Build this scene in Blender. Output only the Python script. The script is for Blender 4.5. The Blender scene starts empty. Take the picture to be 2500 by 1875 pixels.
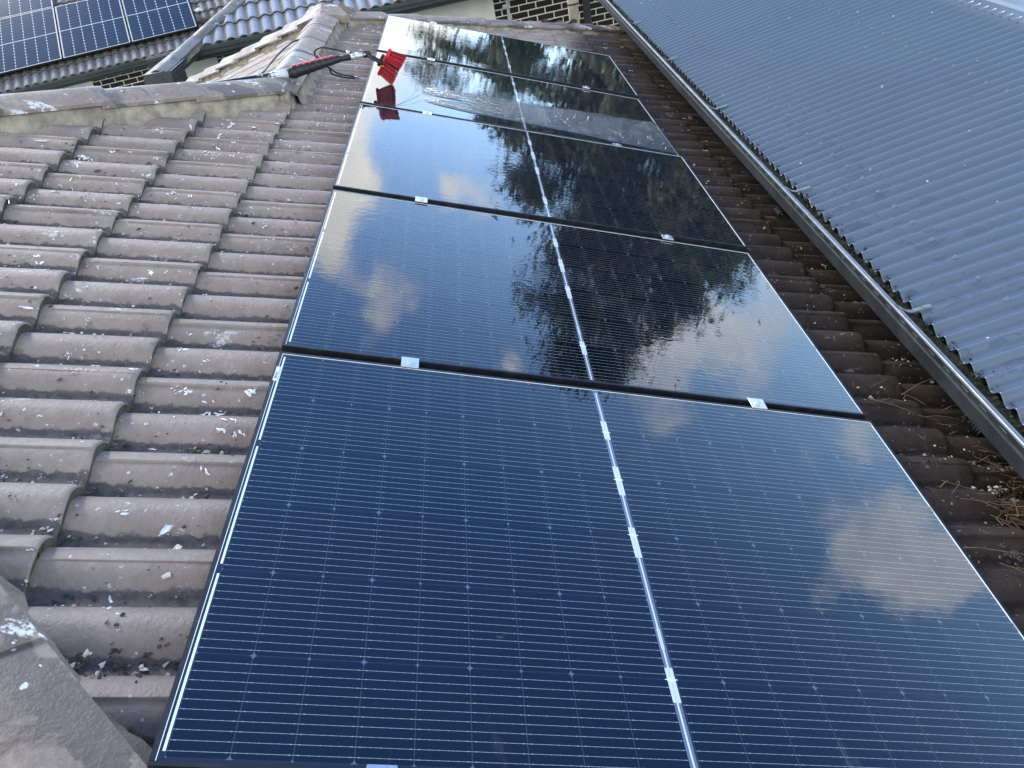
import bpy, bmesh, math, random
import numpy as np
from mathutils import Vector, Matrix
random.seed(7); rng = np.random.default_rng(7)
S = bpy.context.scene
COL = S.collection

# ------------------------------------------------------------------ camera
cam = bpy.data.cameras.new('camera'); camo = bpy.data.objects.new('camera', cam); COL.objects.link(camo)
CAMR = Matrix(((0.984573, 0.170723, 0.038332), (-0.067299, 0.571716, -0.817686), (-0.161513, 0.802492, 0.574386)))
camo.matrix_world = Matrix.Translation((0.66925, -0.66741, 1.03272)) @ CAMR.to_4x4()
cam.sensor_fit = 'HORIZONTAL'; cam.sensor_width = 36; cam.lens = 27.842
cam.clip_start = 0.02; cam.clip_end = 3000
S.camera = camo

# ------------------------------------------------------------------ world and sun
SUN_AZ, SUN_EL = math.radians(-32), math.radians(38)      # azimuth from +Y towards +X
w = bpy.data.worlds.new('World'); S.world = w; w.use_nodes = True
sun = bpy.data.lights.new('sun', 'SUN'); sun.energy = 1.2; sun.angle = math.radians(12); sun.color = (1.0, 0.93, 0.83)
suno = bpy.data.objects.new('sun', sun); COL.objects.link(suno)
sd = Vector((math.sin(SUN_AZ)*math.cos(SUN_EL), math.cos(SUN_AZ)*math.cos(SUN_EL), math.sin(SUN_EL)))
suno.rotation_euler = sd.to_track_quat('Z', 'Y').to_euler(); suno.location = (0, 0, 30)
S.view_settings.view_transform = 'Standard'; S.view_settings.look = 'None'
S.view_settings.exposure = 1.2; S.view_settings.gamma = 1.0
S.render.engine = 'CYCLES'; S.cycles.max_bounces = 8; S.cycles.transparent_max_bounces = 12
SKY_STRENGTH = 0.15

# ------------------------------------------------------------------ node expression helper
class X:
    nt = None
    def __init__(s, v): s.v = v
    @staticmethod
    def m(op, *a, clamp=False):
        n = X.nt.nodes.new('ShaderNodeMath'); n.operation = op; n.use_clamp = clamp
        for i, q in enumerate(a):
            q = q.v if isinstance(q, X) else q
            if isinstance(q, (int, float)): n.inputs[i].default_value = q
            else: X.nt.links.new(q, n.inputs[i])
        return X(n.outputs[0])
    def __add__(s, o): return X.m('ADD', s, o)
    __radd__ = __add__
    def __sub__(s, o): return X.m('SUBTRACT', s, o)
    def __rsub__(s, o): return X.m('SUBTRACT', o, s)
    def __mul__(s, o): return X.m('MULTIPLY', s, o)
    __rmul__ = __mul__
    def __truediv__(s, o): return X.m('DIVIDE', s, o)
    def mod(s, o): return X.m('FLOORED_MODULO', s, o)
    def abs(s): return X.m('ABSOLUTE', s)
    def lt(s, o): return X.m('LESS_THAN', s, o)
    def gt(s, o): return X.m('GREATER_THAN', s, o)
    def mx(s, o): return X.m('MAXIMUM', s, o)
    def mn(s, o): return X.m('MINIMUM', s, o)
    def pw(s, o): return X.m('POWER', s, o)
    def clamp(s): return X.m('ADD', s, 0.0, clamp=True)
    def step(s, a, b):                                       # smooth step a..b
        n = X.nt.nodes.new('ShaderNodeMapRange'); n.interpolation_type = 'SMOOTHSTEP'
        X.nt.links.new(s.v, n.inputs[0]); n.inputs[1].default_value = a; n.inputs[2].default_value = b
        return X(n.outputs[0])

def mat(name):
    m = bpy.data.materials.new(name); m.use_nodes = True
    X.nt = m.node_tree
    return m, m.node_tree.nodes['Principled BSDF']
def L(a, b):
    X.nt.links.new(a.v if isinstance(a, X) else a, b)
def coords(kind='Object', scale=(1, 1, 1), rot=(0, 0, 0)):
    t = X.nt.nodes.new('ShaderNodeTexCoord'); mp = X.nt.nodes.new('ShaderNodeMapping')
    X.nt.links.new(t.outputs[kind], mp.inputs[0]); mp.inputs['Scale'].default_value = scale; mp.inputs['Rotation'].default_value = rot
    return mp.outputs[0]
def xyz(v):
    n = X.nt.nodes.new('ShaderNodeSeparateXYZ'); X.nt.links.new(v, n.inputs[0])
    return X(n.outputs[0]), X(n.outputs[1]), X(n.outputs[2])
def noise(v, scale, detail=4, rough=.55, dist=0.0, color=False):
    n = X.nt.nodes.new('ShaderNodeTexNoise'); X.nt.links.new(v, n.inputs['Vector'])
    n.inputs['Scale'].default_value = scale; n.inputs['Detail'].default_value = detail
    n.inputs['Roughness'].default_value = rough; n.inputs['Distortion'].default_value = dist
    return n.outputs['Color'] if color else X(n.outputs[0])
def voro(v, scale, feature='F1'):
    n = X.nt.nodes.new('ShaderNodeTexVoronoi'); X.nt.links.new(v, n.inputs['Vector']); n.feature = feature
    n.inputs['Scale'].default_value = scale
    return X(n.outputs['Distance']), n.outputs['Color']
def mixc(f, a, b):
    n = X.nt.nodes.new('ShaderNodeMix'); n.data_type = 'RGBA'
    if isinstance(f, (int, float)): n.inputs[0].default_value = f
    else: L(f, n.inputs[0])
    for i, q in ((6, a), (7, b)):
        if isinstance(q, tuple): n.inputs[i].default_value = (*q, 1)
        else: L(q, n.inputs[i])
    return n.outputs[2]
def attr(name):
    n = X.nt.nodes.new('ShaderNodeAttribute'); n.attribute_name = name
    return X(n.outputs['Fac'])
def bump(bsdf, h, strength=.3, dist=.002, prev=None):
    n = X.nt.nodes.new('ShaderNodeBump'); n.inputs['Strength'].default_value = strength; n.inputs['Distance'].default_value = dist
    L(h, n.inputs['Height'])
    if prev is not None: L(prev, n.inputs['Normal'])
    if bsdf is not None: L(n.outputs[0], bsdf.inputs['Normal'])
    return n.outputs[0]
def vadd(a, b, s):                                            # a + s*(b-.5)
    n = X.nt.nodes.new('ShaderNodeVectorMath'); n.operation = 'MULTIPLY_ADD'
    X.nt.links.new(b, n.inputs[0]); n.inputs[1].default_value = (s, s, s); X.nt.links.new(a, n.inputs[2])
    k = X.nt.nodes.new('ShaderNodeVectorMath'); k.operation = 'ADD'; X.nt.links.new(n.outputs[0], k.inputs[0]); k.inputs[1].default_value = (-s/2,)*3
    return k.outputs[0]
def splats(v, scale, keep, size, wob=.03):
    """irregular droppings: voronoi cells, only some kept, of random size"""
    nv = noise(v, scale*2.2, 3, .6, color=True)
    v2 = vadd(v, nv, wob)
    d, c = voro(v2, scale)
    r, g, b = xyz(c)
    return (r.gt(1-keep)) * (d - (g*g*size+size*.25)).step(.03, -.03)

# ------------------------------------------------------------------ sky
X.nt = w.node_tree
bg = w.node_tree.nodes['Background']
sky = X.nt.nodes.new('ShaderNodeTexSky'); sky.sky_type = 'NISHITA'; sky.sun_disc = False
sky.sun_elevation = SUN_EL; sky.sun_rotation = SUN_AZ; sky.air_density = 1.0; sky.dust_density = .35; sky.ozone_density = 1.6
tc = X.nt.nodes.new('ShaderNodeTexCoord')
gv = tc.outputs['Generated']
gx, gy, gz = xyz(gv)
gw = vadd(vadd(gv, noise(gv, 9.0, 3, .5, color=True), .17), noise(gv, 34.0, 3, .5, color=True), .02)
def lump(az, el, r, wt):
    az, el = math.radians(az), math.radians(el)
    c = (math.sin(az)*math.cos(el), math.cos(az)*math.cos(el), math.sin(el))
    n = X.nt.nodes.new('ShaderNodeVectorMath'); n.operation = 'DISTANCE'
    X.nt.links.new(gw, n.inputs[0]); n.inputs[1].default_value = c
    d = X(n.outputs['Value']) / math.radians(r)
    return X.m('EXPONENT', d*d*-1.0) * wt
CLOUDS = [(2.0, 12.5, 3.3, 1.1), (2.0, 18.5, 3.5, 1.1), (3.2, 24, 3.5, .95), (0, 8, 4.5, 1), (6.5, 9, 2.6, .7), (10.8, 18, 1.7, .66), (13, 16, 1.4, .4), (9.5, 25.5, 3.0, .78),
          (11, 31, 2.8, .55), (7, 30.5, 2.0, .35), (23, 26, 1.7, .6), (28.5, 19.6, 3.7, .95), (33, 17, 3.5, .8), (34, 11.5, 3, .5),
          (52.0, 20.3, 3.6, 1.05), (54.5, 17.2, 2.8, .85), (45.3, 16.3, 1.7, .62),
          (40, 3, 8, .7), (15, 1, 7, .7), (-20, 14, 9, .9), (-45, 10, 14, .9), (-80, 20, 20, .9), (100, 15, 18, .9), (130, 25, 18, .8),
          (180, 25, 30, .9), (220, 40, 22, .8), (-120, 35, 18, .7), (-30, 60, 10, .5), (90, 45, 10, .5)]
tot = None
for c in CLOUDS:
    q = lump(*c); tot = q if tot is None else tot + q
cn = noise(gv, 7.0, 4, .5, .2)
cn2 = noise(gv, 26.0, 5, .6)
cl = (tot + (cn-.5)*1.5 + (cn2-.5)*.22).step(.24, .82)
cshade = noise(gv, 11.0, 5, .6)
ccol = mixc(gx.step(.12, .55), mixc(cshade.step(.3, .7), (7.6, 7.7, 7.7), (10.8, 10.5, 9.7)), mixc(cshade.step(.3, .7), (6.0, 6.7, 8.0), (8.4, 8.8, 9.6)))
skyc = mixc(gz.step(.18, .62), (1.52, 1.66, 1.76), (.42, .66, .98))
sm = X.nt.nodes.new('ShaderNodeMix'); sm.data_type = 'RGBA'; sm.blend_type = 'MULTIPLY'; sm.inputs[0].default_value = 1
X.nt.links.new(sky.outputs[0], sm.inputs[6]); X.nt.links.new(skyc, sm.inputs[7])
X.nt.links.new(mixc(cl*.93, sm.outputs[2], ccol), bg.inputs[0]); bg.inputs[1].default_value = SKY_STRENGTH

# ------------------------------------------------------------------ object helpers
def link(name, me, m=None, parent=None, loc=None):
    o = bpy.data.objects.new(name, me); COL.objects.link(o)
    if m is not None:
        for q in (m if isinstance(m, (list, tuple)) else [m]): me.materials.append(q)
    if parent is not None:
        o.parent = parent
        if parent.get('worldmesh'): o.location = -parent.location
    if loc is not None: o.location = loc
    return o
def thing(name, label, cat, loc=(0, 0, 0), group=None, world=False):
    o = bpy.data.objects.new(name, None); COL.objects.link(o); o.location = loc; o.empty_display_size = .1
    o['label'] = label; o['category'] = cat
    if group: o['group'] = group
    if world: o['worldmesh'] = 1
    return o
def tag(o, label=None, cat=None, group=None, kind=None):
    if label: o['label'] = label
    if cat: o['category'] = cat
    if group: o['group'] = group
    if kind: o['kind'] = kind
    return o
class MB:
    def __init__(s): s.v = []; s.f = []; s.mi = []
    def add(s, vs, fs, mi=0):
        b = len(s.v); s.v += [tuple(q) for q in vs]; s.f += [tuple(b+i for i in f) for f in fs]; s.mi += [mi]*len(fs)
    def box(s, x0, x1, y0, y1, z0, z1, M=None, mi=0):
        vs = [(x, y, z) for z in (z0, z1) for y in (y0, y1) for x in (x0, x1)]
        if M is not None: vs = [tuple(M @ Vector(q)) for q in vs]
        s.add(vs, [(0, 2, 3, 1), (4, 5, 7, 6), (0, 1, 5, 4), (2, 6, 7, 3), (0, 4, 6, 2), (1, 3, 7, 5)], mi)
    def tube(s, pts, r, n=8, mi=0, cap=True):
        pts = [Vector(p) for p in pts]; rs = r if isinstance(r, (list, tuple)) else [r]*len(pts)
        b = len(s.v); up = None
        for i, p in enumerate(pts):
            d = (pts[min(i+1, len(pts)-1)]-pts[max(i-1, 0)]).normalized()
            if up is None: up = d.orthogonal().normalized()
            a = (up - d*up.dot(d)); a = a.normalized() if a.length > 1e-6 else d.orthogonal().normalized()
            up = a; c = d.cross(a)
            for k in range(n):
                t = 2*math.pi*k/n
                s.v.append(tuple(p + (a*math.cos(t)+c*math.sin(t))*rs[i]))
        for i in range(len(pts)-1):
            for k in range(n):
                s.f.append((b+i*n+k, b+i*n+(k+1) % n, b+(i+1)*n+(k+1) % n, b+(i+1)*n+k)); s.mi.append(mi)
        if cap:
            s.f.append(tuple(b+k for k in range(n))[::-1]); s.mi.append(mi)
            s.f.append(tuple(b+(len(pts)-1)*n+k for k in range(n))); s.mi.append(mi)
    def sweep(s, prof, A, B, mi=0, closed=False):
        """prof: list of 3-vectors offsets; from point A to point B"""
        n = len(prof); b = len(s.v)
        for P in (A, B):
            for q in prof: s.v.append(tuple(Vector(P)+Vector(q)))
        for k in range(n if closed else n-1):
            s.f.append((b+k, b+(k+1) % n, b+n+(k+1) % n, b+n+k)); s.mi.append(mi)
    def build(s, name, m, parent=None, smooth=False, bevel=0, loc=None, recalc=True):
        me = bpy.data.meshes.new(name); me.from_pydata(s.v, [], s.f)
        me.polygons.foreach_set('material_index', s.mi)
        if bevel or recalc:
            bm = bmesh.new(); bm.from_mesh(me)
            if bevel:
                ed = [e for e in bm.edges if len(e.link_faces) == 2 and e.calc_face_angle(0) > .6]
                bmesh.ops.bevel(bm, geom=ed, offset=bevel, segments=2, affect='EDGES', clamp_overlap=True)
            if recalc: bmesh.ops.recalc_face_normals(bm, faces=bm.faces)
            bm.to_mesh(me); bm.free()
        if smooth: me.shade_smooth()
        return link(name, me, m, parent, loc)
def np_mesh(name, V, F, m, parent=None, smooth=True, attrs=None, mi=None):
    me = bpy.data.meshes.new(name); me.from_pydata(V.tolist() if hasattr(V, 'tolist') else V, [], F.tolist() if hasattr(F, 'tolist') else F)
    for k, a in (attrs or {}).items():
        at = me.attributes.new(k, 'FLOAT', 'POINT'); at.data.foreach_set('value', np.asarray(a, dtype=np.float32))
    o = link(name, me, m, parent)
    if mi is not None: me.polygons.foreach_set('material_index', np.asarray(mi, dtype=np.int32))
    if smooth: me.shade_smooth()
    return o

# ------------------------------------------------------------------ frame of the panelled roof face
P20 = math.radians(20); C20, S20, T20 = math.cos(P20), math.sin(P20), math.tan(P20)
EU = np.array([C20, 0, -S20]); EV = np.array([0, 1., 0]); EN = np.array([S20, 0, C20])
RM = Matrix(((C20, 0, S20), (0, 1, 0), (-S20, 0, C20)))       # (u,v,n) -> world
def W(u, v, n): return Vector(tuple(EU*u+EV*v+EN*n))
GZ = -3.7                                                     # ground level

# ------------------------------------------------------------------ materials
def m_simple(name, col, rough=.5, metal=0, var=.15, vs=8, bmp=0, bs=60, spec=.5):
    m, b = mat(name); v = coords()
    n = noise(v, vs, 5, .6)
    c2 = tuple(q*(1-var) for q in col); c3 = tuple(min(1, q*(1+var)) for q in col)
    L(mixc(n.step(.3, .7), c2, c3), b.inputs['Base Color'])
    L(noise(v, vs*3, 3)*.25+(rough-.12), b.inputs['Roughness'])
    b.inputs['Metallic'].default_value = metal; b.inputs['Specular IOR Level'].default_value = spec
    if bmp: bump(b, noise(v, bs, 4, .6), bmp, .003)
    return m
def m_tile(name, ca, cb, dirtc, dark_col, bird=1.0, rough=.5):
    m, b = mat(name); v = coords()
    big = noise(v, 1.6, 4, .6); fine = noise(v, 45, 4, .6); mid = noise(v, 9, 5, .65)
    col = mixc((big*.6+mid*.4).step(.35, .65), ca, cb)
    col = mixc(fine.step(.35, .75)*.35, col, tuple(q*.72 for q in ca))
    dirt = attr('dirt'); darken = attr('darken'); bd = attr('bird')
    dm = (dirt + (mid-.5)*.8 + (fine-.5)*1.1 + (big-.5)*.4).step(.38, .66)
    col = mixc(dm*.92, col, mixc(fine.step(.3, .7), dirtc, tuple(q*1.9 for q in dirtc)))
    # wet blotches
    sv = coords(scale=(1, 1.7, 1))
    wet = splats(sv, 15, .30, .55, .05) * (noise(v, 2.3, 3)).step(.47, .6)
    col = mixc(wet*.45, col, tuple(q*.45 for q in ca))
    gm = (darken + (big-.5)*.5 + (mid-.5)*.3).step(.3, .75)
    col = mixc(gm*.93, col, mixc(mid.step(.35, .7), dark_col, tuple(q*2.0 for q in dark_col)))  # blends to the dark tile colour where the vertex mask rises
    # bird droppings: runs, splats and specks
    st = coords(scale=(.55, 1.3, 1), rot=(0, 0, .5))
    pat = noise(v, 1.9, 3).step(.38, .56)
    d1 = splats(st, 13, .34, .30, .13) * noise(v, 80, 4, .75).step(.46, .54) * (bd*pat).mn(1.0)
    d2 = splats(coords(scale=(.7, 1.5, 1), rot=(0, 0, .8)), 36, .16, .27, .09) * noise(v, 120, 3, .7).step(.36, .50) * (bd*.75+.12).mn(1.0) * noise(v, 3.3, 3).step(.36, .60)
    d3 = splats(v, 95, .09, .34, .02) * (bd*.7+.3).mn(1.0)
    dd = (d1.mx(d2).mx(d3) * bird).clamp()
    col = mixc(dd*.95, col, (.74, .76, .74))
    y1 = splats(v, 13, .07, .28, .06) * noise(v, 90, 3).step(.45, .55)
    col = mixc(y1*.6, col, (.30, .235, .13))
    L(col, b.inputs['Base Color'])
    b.inputs['Specular IOR Level'].default_value = .32
    L((mid*.3+(rough-.10)) - wet*.2 + dm*.35 + dd*.3, b.inputs['Roughness'])
    b1 = bump(None, noise(coords(scale=(1, .7, 1)), 110, 4, .65)*.9 + noise(v, 40, 3)*.5 + mid*.9, .8, .0030)
    bump(b, dm*noise(v, 160, 4, .75)*1.4 + dd*.7, .7, .003, b1)
    return m
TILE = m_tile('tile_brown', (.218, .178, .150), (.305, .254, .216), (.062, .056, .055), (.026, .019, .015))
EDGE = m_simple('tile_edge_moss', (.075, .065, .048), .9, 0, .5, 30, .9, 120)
TILEB = m_tile('tile_blue_grey', (.205, .245, .315), (.26, .305, .385), (.12, .11, .09), (.03, .028, .025), bird=.5, rough=.68)
TILEG = m_tile('tile_slate_grey', (.125, .135, .155), (.175, .185, .205), (.085, .075, .062), (.030, .026, .022), bird=.6, rough=.6)
MORTAR = m_simple('mortar', (.30, .255, .195), .95, 0, .35, 14, .8, 150)
MORTARG = m_simple('mortar_grey', (.19, .17, .14), .95, 0, .3, 14, .8, 150)
def m_cap(name, ca, cb, bird=1.0):
    m, b = mat(name); v = coords()
    big = noise(v, 3, 5, .6); fine = noise(v, 60, 4, .6); mid = noise(v, 14, 5, .6)
    col = mixc((big*.5+mid*.5).step(.40, .60), ca, cb); col = mixc(fine.step(.4, .7)*.5, col, tuple(q*.6 for q in ca))
    wet = noise(v, 3.1, 5, .6, .5).step(.50, .535)
    px_, py_, pz_ = xyz(v); dmin = None                       # damp patch on the nearest cap
    for (sx, sy, sr) in ((-.200, .145, .030), (-.165, .112, .034), (-.120, .080, .030), (-.085, .045, .030), (-.055, .015, .022)):
        q = X.m('SQRT', (px_-sx).pw(2.0)+(py_-sy).pw(2.0))-sr-.010; dmin = q if dmin is None else dmin.mn(q)
    wet = wet.mx((dmin+(noise(v, 24, 5, .65)-.5)*.06).step(.003, -.003))
    col = mixc(wet*.75, col, tuple(q*.38 for q in ca))
    st = coords(scale=(.5, 1.6, 1), rot=(0, 0, .35))
    d1 = splats(st, 9, .42, .36, .10) * noise(v, 55, 4, .7).step(.42, .54)
    d2 = splats(v, 40, .16, .32, .02)
    dd = (d1.mx(d2)*bird).clamp()
    col = mixc(dd*.92, col, (.66, .67, .66))
    b.inputs['Specular IOR Level'].default_value = .32
    L(col, b.inputs['Base Color']); L(.6 - wet*.25 + dd*.3, b.inputs['Roughness'])
    b1 = bump(None, noise(v, 150, 4, .7)*.8+noise(v, 60, 3)*.8+mid*.5, .9, .0028); bump(b, dd, .5, .002, b1)
    return m
CAP = m_cap('ridge_cap', (.225, .178, .145), (.300, .245, .202))
CAPG = m_cap('ridge_cap_grey', (.115, .125, .13), (.155, .17, .18), .35)

def m_black(name='black_frame', col=(.012, .014, .018), rough=.32):
    m, b = mat(name); v = coords()
    n = noise(v, 18, 5, .6)
    L(mixc(n.step(.45, .75)*.5, col, tuple(q*3.5 for q in col)), b.inputs['Base Color'])
    L(n*.25+rough, b.inputs['Roughness']); b.inputs['Metallic'].default_value = .35
    return m
FRAME = m_black()
PALE_METAL = m_simple('clamp_aluminium', (.62, .64, .66), .32, .85, .08, 20)
WHITE_EDGE = m_simple('pale_sealant', (.62, .66, .66), .5, 0, .1, 20)
RUBBER = m_simple('black_rubber', (.012, .012, .013), .5, 0, .3, 30)
STICKER = m_simple('sticker_white', (.62, .66, .64), .5, 0, .08, 20)
INK = m_simple('ink_black', (.02, .02, .022), .5, 0, .1, 20)

# glass over half-cut cells -------------------------------------------------
def m_glass():
    m, b = mat('solar_glass'); v = coords(); u, y, _ = xyz(v)
    # columns of half cells, left block and right block of the centre ribbon
    left = u.lt(.865)
    uu = left*(u-.0205) + (1-left)*(u-.8725)
    inside = uu.gt(0)*uu.lt(.837)
    cu = uu.mod(.0930)
    gapu = cu.mn(.0930-cu)                                  # distance to the nearest column gap
    yy = y-.0145; cy = yy.mod(.1843)
    ins_v = yy.gt(0)*yy.lt(1.1058)
    gapv = cy.mn(.1843-cy)
    cell = inside*ins_v
    lineu = (gapu-.0008).step(.0003, -.0003)
    linev = (gapv-.0009).step(.0006, -.0003)
    # chamfered corners: small pale bow ties at each crossing
    col_i = X.m('FLOOR', (uu+.0465)/.0930); par = col_i.mod(2.0)
    star = (gapu+gapv*.85+(gapu*gapv).pw(.5)*1.2-(.0050+par*.0028)).step(.0006, -.0006)
    # busbars
    bb = (cy-.0110+.0087).mod(.0174); busd = (bb-.0087).abs()
    bus_in = cy.gt(.005)*cy.lt(.1775)
    bus = (busd-.00036).step(.0003, -.0003)*bus_in
    dots = (X.m('SQRT', busd*busd + (cu.mod(.0155)-.00775).pw(2.0)) - .0007).step(.0003, -.0003)*bus_in
    enddot = ((cu-.006).abs().mn((cu-.087).abs())-.0008).step(.0003, -.0003)*(busd-.0009).step(.0003, -.0003)*bus_in
    # fingers, very faint
    vn = noise(v, 3.2, 3); vc = noise(v, 22, 4)
    _, cc = voro(v, 8)
    cellc = mixc(vn.step(.3, .7), (.0010, .0020, .0060), (.0016, .0030, .0085))
    cellc = mixc(noise(coords(scale=(1, 40, 1)), 12, 2).step(.45, .6)*.35, cellc, (.0022, .0040, .0110))
    base = mixc(cell, (.012, .016, .026), cellc)
    base = mixc(linev*cell*.25, base, (.075, .07, .075))
    base = mixc(lineu*cell*.26, base, (.11, .14, .19))
    base = mixc(star*cell*.42, base, (.17, .23, .33))
    base = mixc(bus*cell*.85, base, (.30, .36, .37))
    base = mixc((dots*.35).mx(enddot*.3)*cell, base, (.60, .66, .64))
    # centre ribbon with clear edges and white tapes
    du = u-.8625
    halo = ((du.abs()-.0072).lt(0))*ins_v
    base = mixc(halo*.8, base, (.13, .18, .25))
    rib = (du.abs()-.0017).lt(0)*y.gt(.016)*y.lt(1.112)
    base = mixc(rib*.9, base, (.58, .67, .70))
    for (a, c_, hw) in ((.151, .224, .0078), (.265, .313, .0032), (.50, .590, .0078), (.696, .799, .0078), (.9055, .982, .0078)):
        t = (du.abs()-hw).lt(0)*y.gt(a)*y.lt(c_)
        base = mixc(t*.96, base, mixc((du.abs()-.0009).lt(0)*.6, (.52, .61, .66), (.26, .34, .46)))
    for a in (.1988, .567, .751, .935):
        t = (du.abs()-.0135).lt(0)*((y-a).abs()*1.6-(.0135-du.abs())*.55).lt(0)
        base = mixc(t*.9, base, (.66, .76, .80))
    # end ribbons
    for uc in (.0168, 1.7125):
        e = ((u-uc).abs()-.0022).lt(0)
        seg = ((y-.0247).mod(.3713)).lt(.3475)*y.gt(.0247)*y.lt(1.112)
        base = mixc(e*seg*.95, base, (.66, .80, .80))
    marks = splats(v, 11, .06, .10, .05)*noise(v, 70, 4, .7).step(.45, .6)
    base = mixc(marks*.30, base, (.20, .21, .22))
    drips = noise(coords(scale=(1, .25, 1)), 16, 4, .6).step(.60, .75)*(.16-y).step(0, .14)
    base = mixc(drips*.25, base, (.14, .14, .14))
    L(base, b.inputs['Base Color'])
    b.inputs['IOR'].default_value = 1.68
    smear = noise(v, 6, 5, .6).step(.5, .8)
    L(smear*.02+.016 + marks*.3 + drips*.15, b.inputs['Roughness'])
    # running water: fine ripples and larger waves
    rip = noise(coords(scale=(1.0, 1.6, 1)), 24, 2, .5, .2)
    fine = noise(v, 110, 2, .5)
    wav = noise(v, 2.2, 2, .5)
    wamp = noise(v, 1.3, 2).step(.38, .62)
    bump(b, rip*(.35+wamp*.9)*.00019 + fine*.000004 + wav*.0007, 1.0, 1.0)
    return m
GLASS = m_glass()
def m_glass_far():
    m, b = mat('solar_glass_gridded'); v = coords(); u, y, _ = xyz(v)
    cu = (u-.014).mod(.1843); gu = cu.mn(.1843-cu); cv = (y-.018).mod(.0930); gv_ = cv.mn(.0930-cv)
    base = mixc(noise(v, 2.5, 3), (.011, .020, .040), (.018, .032, .058))
    base = mixc((gv_-.0012).step(.001, -.001)*.30, base, (.35, .42, .48))
    base = mixc((gu-.0035).step(.001, -.001)*.62, base, (.42, .50, .55))
    base = mixc((gu+gv_-.014).step(.002, -.002)*.9, base, (.72, .80, .82))
    base = mixc(((y-.861).abs()-.008).lt(0)*.9, base, (.62, .70, .74))
    rim = u.mn(1.134-u).mn(y).mn(1.722-y)
    base = mixc((rim-.021).lt(0)*.9, base, (.60, .68, .72))
    L(base, b.inputs['Base Color']); b.inputs['Roughness'].default_value = .10; b.inputs['Specular IOR Level'].default_value = .15
    bump(b, noise(v, 6, 2), .2, .002)
    return m
GLASSF = m_glass_far()

def m_metal_roof():
    m, b = mat('painted_steel_sheet'); v = coords()
    big = noise(v, 1.1, 4, .6); fine = noise(coords(scale=(.5, 1.5, 1)), 22, 5, .6)
    col = mixc(big.step(.35, .7), (.094, .128, .164), (.102, .138, .175))
    col = mixc(fine.step(.45, .8)*.07, col, (.13, .14, .155))
    x, y, _ = xyz(v)
    wetz = (2.55-x).step(0.0, .55)                            # splashed lower edge
    wet = (noise(coords(scale=(.7, 2.0, 1)), 13, 4, .6, .6)).step(.56, .61)*wetz*(4.0-y).step(0.0, 1.6)
    col = mixc(wet*.32, col, (.055, .065, .085))
    dd = (splats(v, 30, .018, .24, .04).mx(splats(v, 5, .06, .09, .08)*noise(v, 60, 4).step(.45, .55))).mx(splats(v, 60, .012, .3, .01))
    col = mixc(dd*.9, col, (.62, .64, .62))
    lb = splats(v, 12, .03, .09, .03)
    col = mixc(lb*.7, col, (.10, .07, .05))
    L(col, b.inputs['Base Color']); L(.27 + fine*.03 - wet*.12, b.inputs['Roughness'])
    b.inputs['Metallic'].default_value = .0; b.inputs['Specular IOR Level'].default_value = .75
    bump(b, big*2, .03, .004)
    return m
STEEL = m_metal_roof()
GUT = m_simple('gutter_paint_grey', (.030, .034, .036), .62, .0, .35, 10, .15, 40, .3)
GUTLIP = m_simple('gutter_lip_highlight', (.13, .15, .17), .28, .2, .3, 14)  # paler than the gutter face: the lip's bright highlight is put into its colour
DARKGUT = m_simple('gutter_paint_dark', (.040, .050, .050), .4, 0, .15, 5)
CREAM = m_simple('cream_render', (.84, .79, .67), .7, 0, .06, 5, .2, 80)
WHITEPIPE = m_simple('pale_pipe', (.55, .56, .54), .5, 0, .1, 10)
TIMBER = m_simple('pale_post', (.46, .42, .33), .7, 0, .25, 12)
def m_brick():
    m, b = mat('dark_brick'); v = coords(); x, y, z = xyz(v)
    n = X.nt.nodes.new('ShaderNodeTexBrick'); cb = X.nt.nodes.new('ShaderNodeCombineXYZ')
    L(x, cb.inputs[0]); L(z, cb.inputs[1]); X.nt.links.new(cb.outputs[0], n.inputs[0])
    n.inputs['Scale'].default_value = 1; n.inputs['Brick Width'].default_value = .24; n.inputs['Row Height'].default_value = .086
    n.inputs['Mortar Size'].default_value = .0075; n.inputs['Mortar Smooth'].default_value = .1
    n.inputs['Color1'].default_value = (.014, .011, .010, 1); n.inputs['Color2'].default_value = (.024, .018, .016, 1)
    n.inputs['Mortar'].default_value = (.86, .81, .66, 1)
    L(n.outputs[0], b.inputs['Base Color']); b.inputs['Roughness'].default_value = .8
    bump(b, n.outputs['Fac'], .6, .004)
    return m
BRICK = m_brick()
GRASS = m_simple('ground_cover', (.10, .11, .06), .95, 0, .4, 3, .6, 20)
BARK = m_simple('bark', (.20, .16, .13), .95, 0, .4, 8, .8, 30)
def m_leaf(name, a, c):
    m, b = mat(name); v = coords()
    L(mixc(noise(v, 1.3, 4), a, c), b.inputs['Base Color']); b.inputs['Roughness'].default_value = .6
    return m
LEAF = m_leaf('conifer_foliage', (.055, .075, .030), (.12, .12, .055))
LEAF2 = m_leaf('broad_foliage', (.065, .095, .030), (.12, .14, .055))
SOIL = m_simple('leaf_mould', (.012, .012, .009), .95, 0, .7, 40, 1.0, 90)
MOSS = m_simple('moss', (.024, .034, .010), .95, 0, .6, 30, 1.0, 120)
DARKWALL = m_simple('shaded_wall', (.08, .075, .07), .9)
RED = m_simple('red_plastic', (.56, .018, .024), .42, 0, .12, 20)
REDB = m_simple('red_bristle', (.24, .004, .010), .6, 0, .9, 240)
CARBON = m_simple('carbon_pole', (.008, .010, .016), .18, 0, .2, 20)
BRASS = m_simple('brass_fitting', (.55, .38, .12), .35, .8)
STRAP = m_simple('strap_zinc', (.20, .22, .21), .5, .2, .3, 40)
SILVER = m_simple('dull_fitting', (.55, .56, .55), .35, .5)
TWIG = m_simple('dry_twig', (.19, .125, .07), .85, 0, .4, 30)
FEATHER = m_simple('white_feather', (.72, .74, .76), .7, 0, .08, 40)
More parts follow.
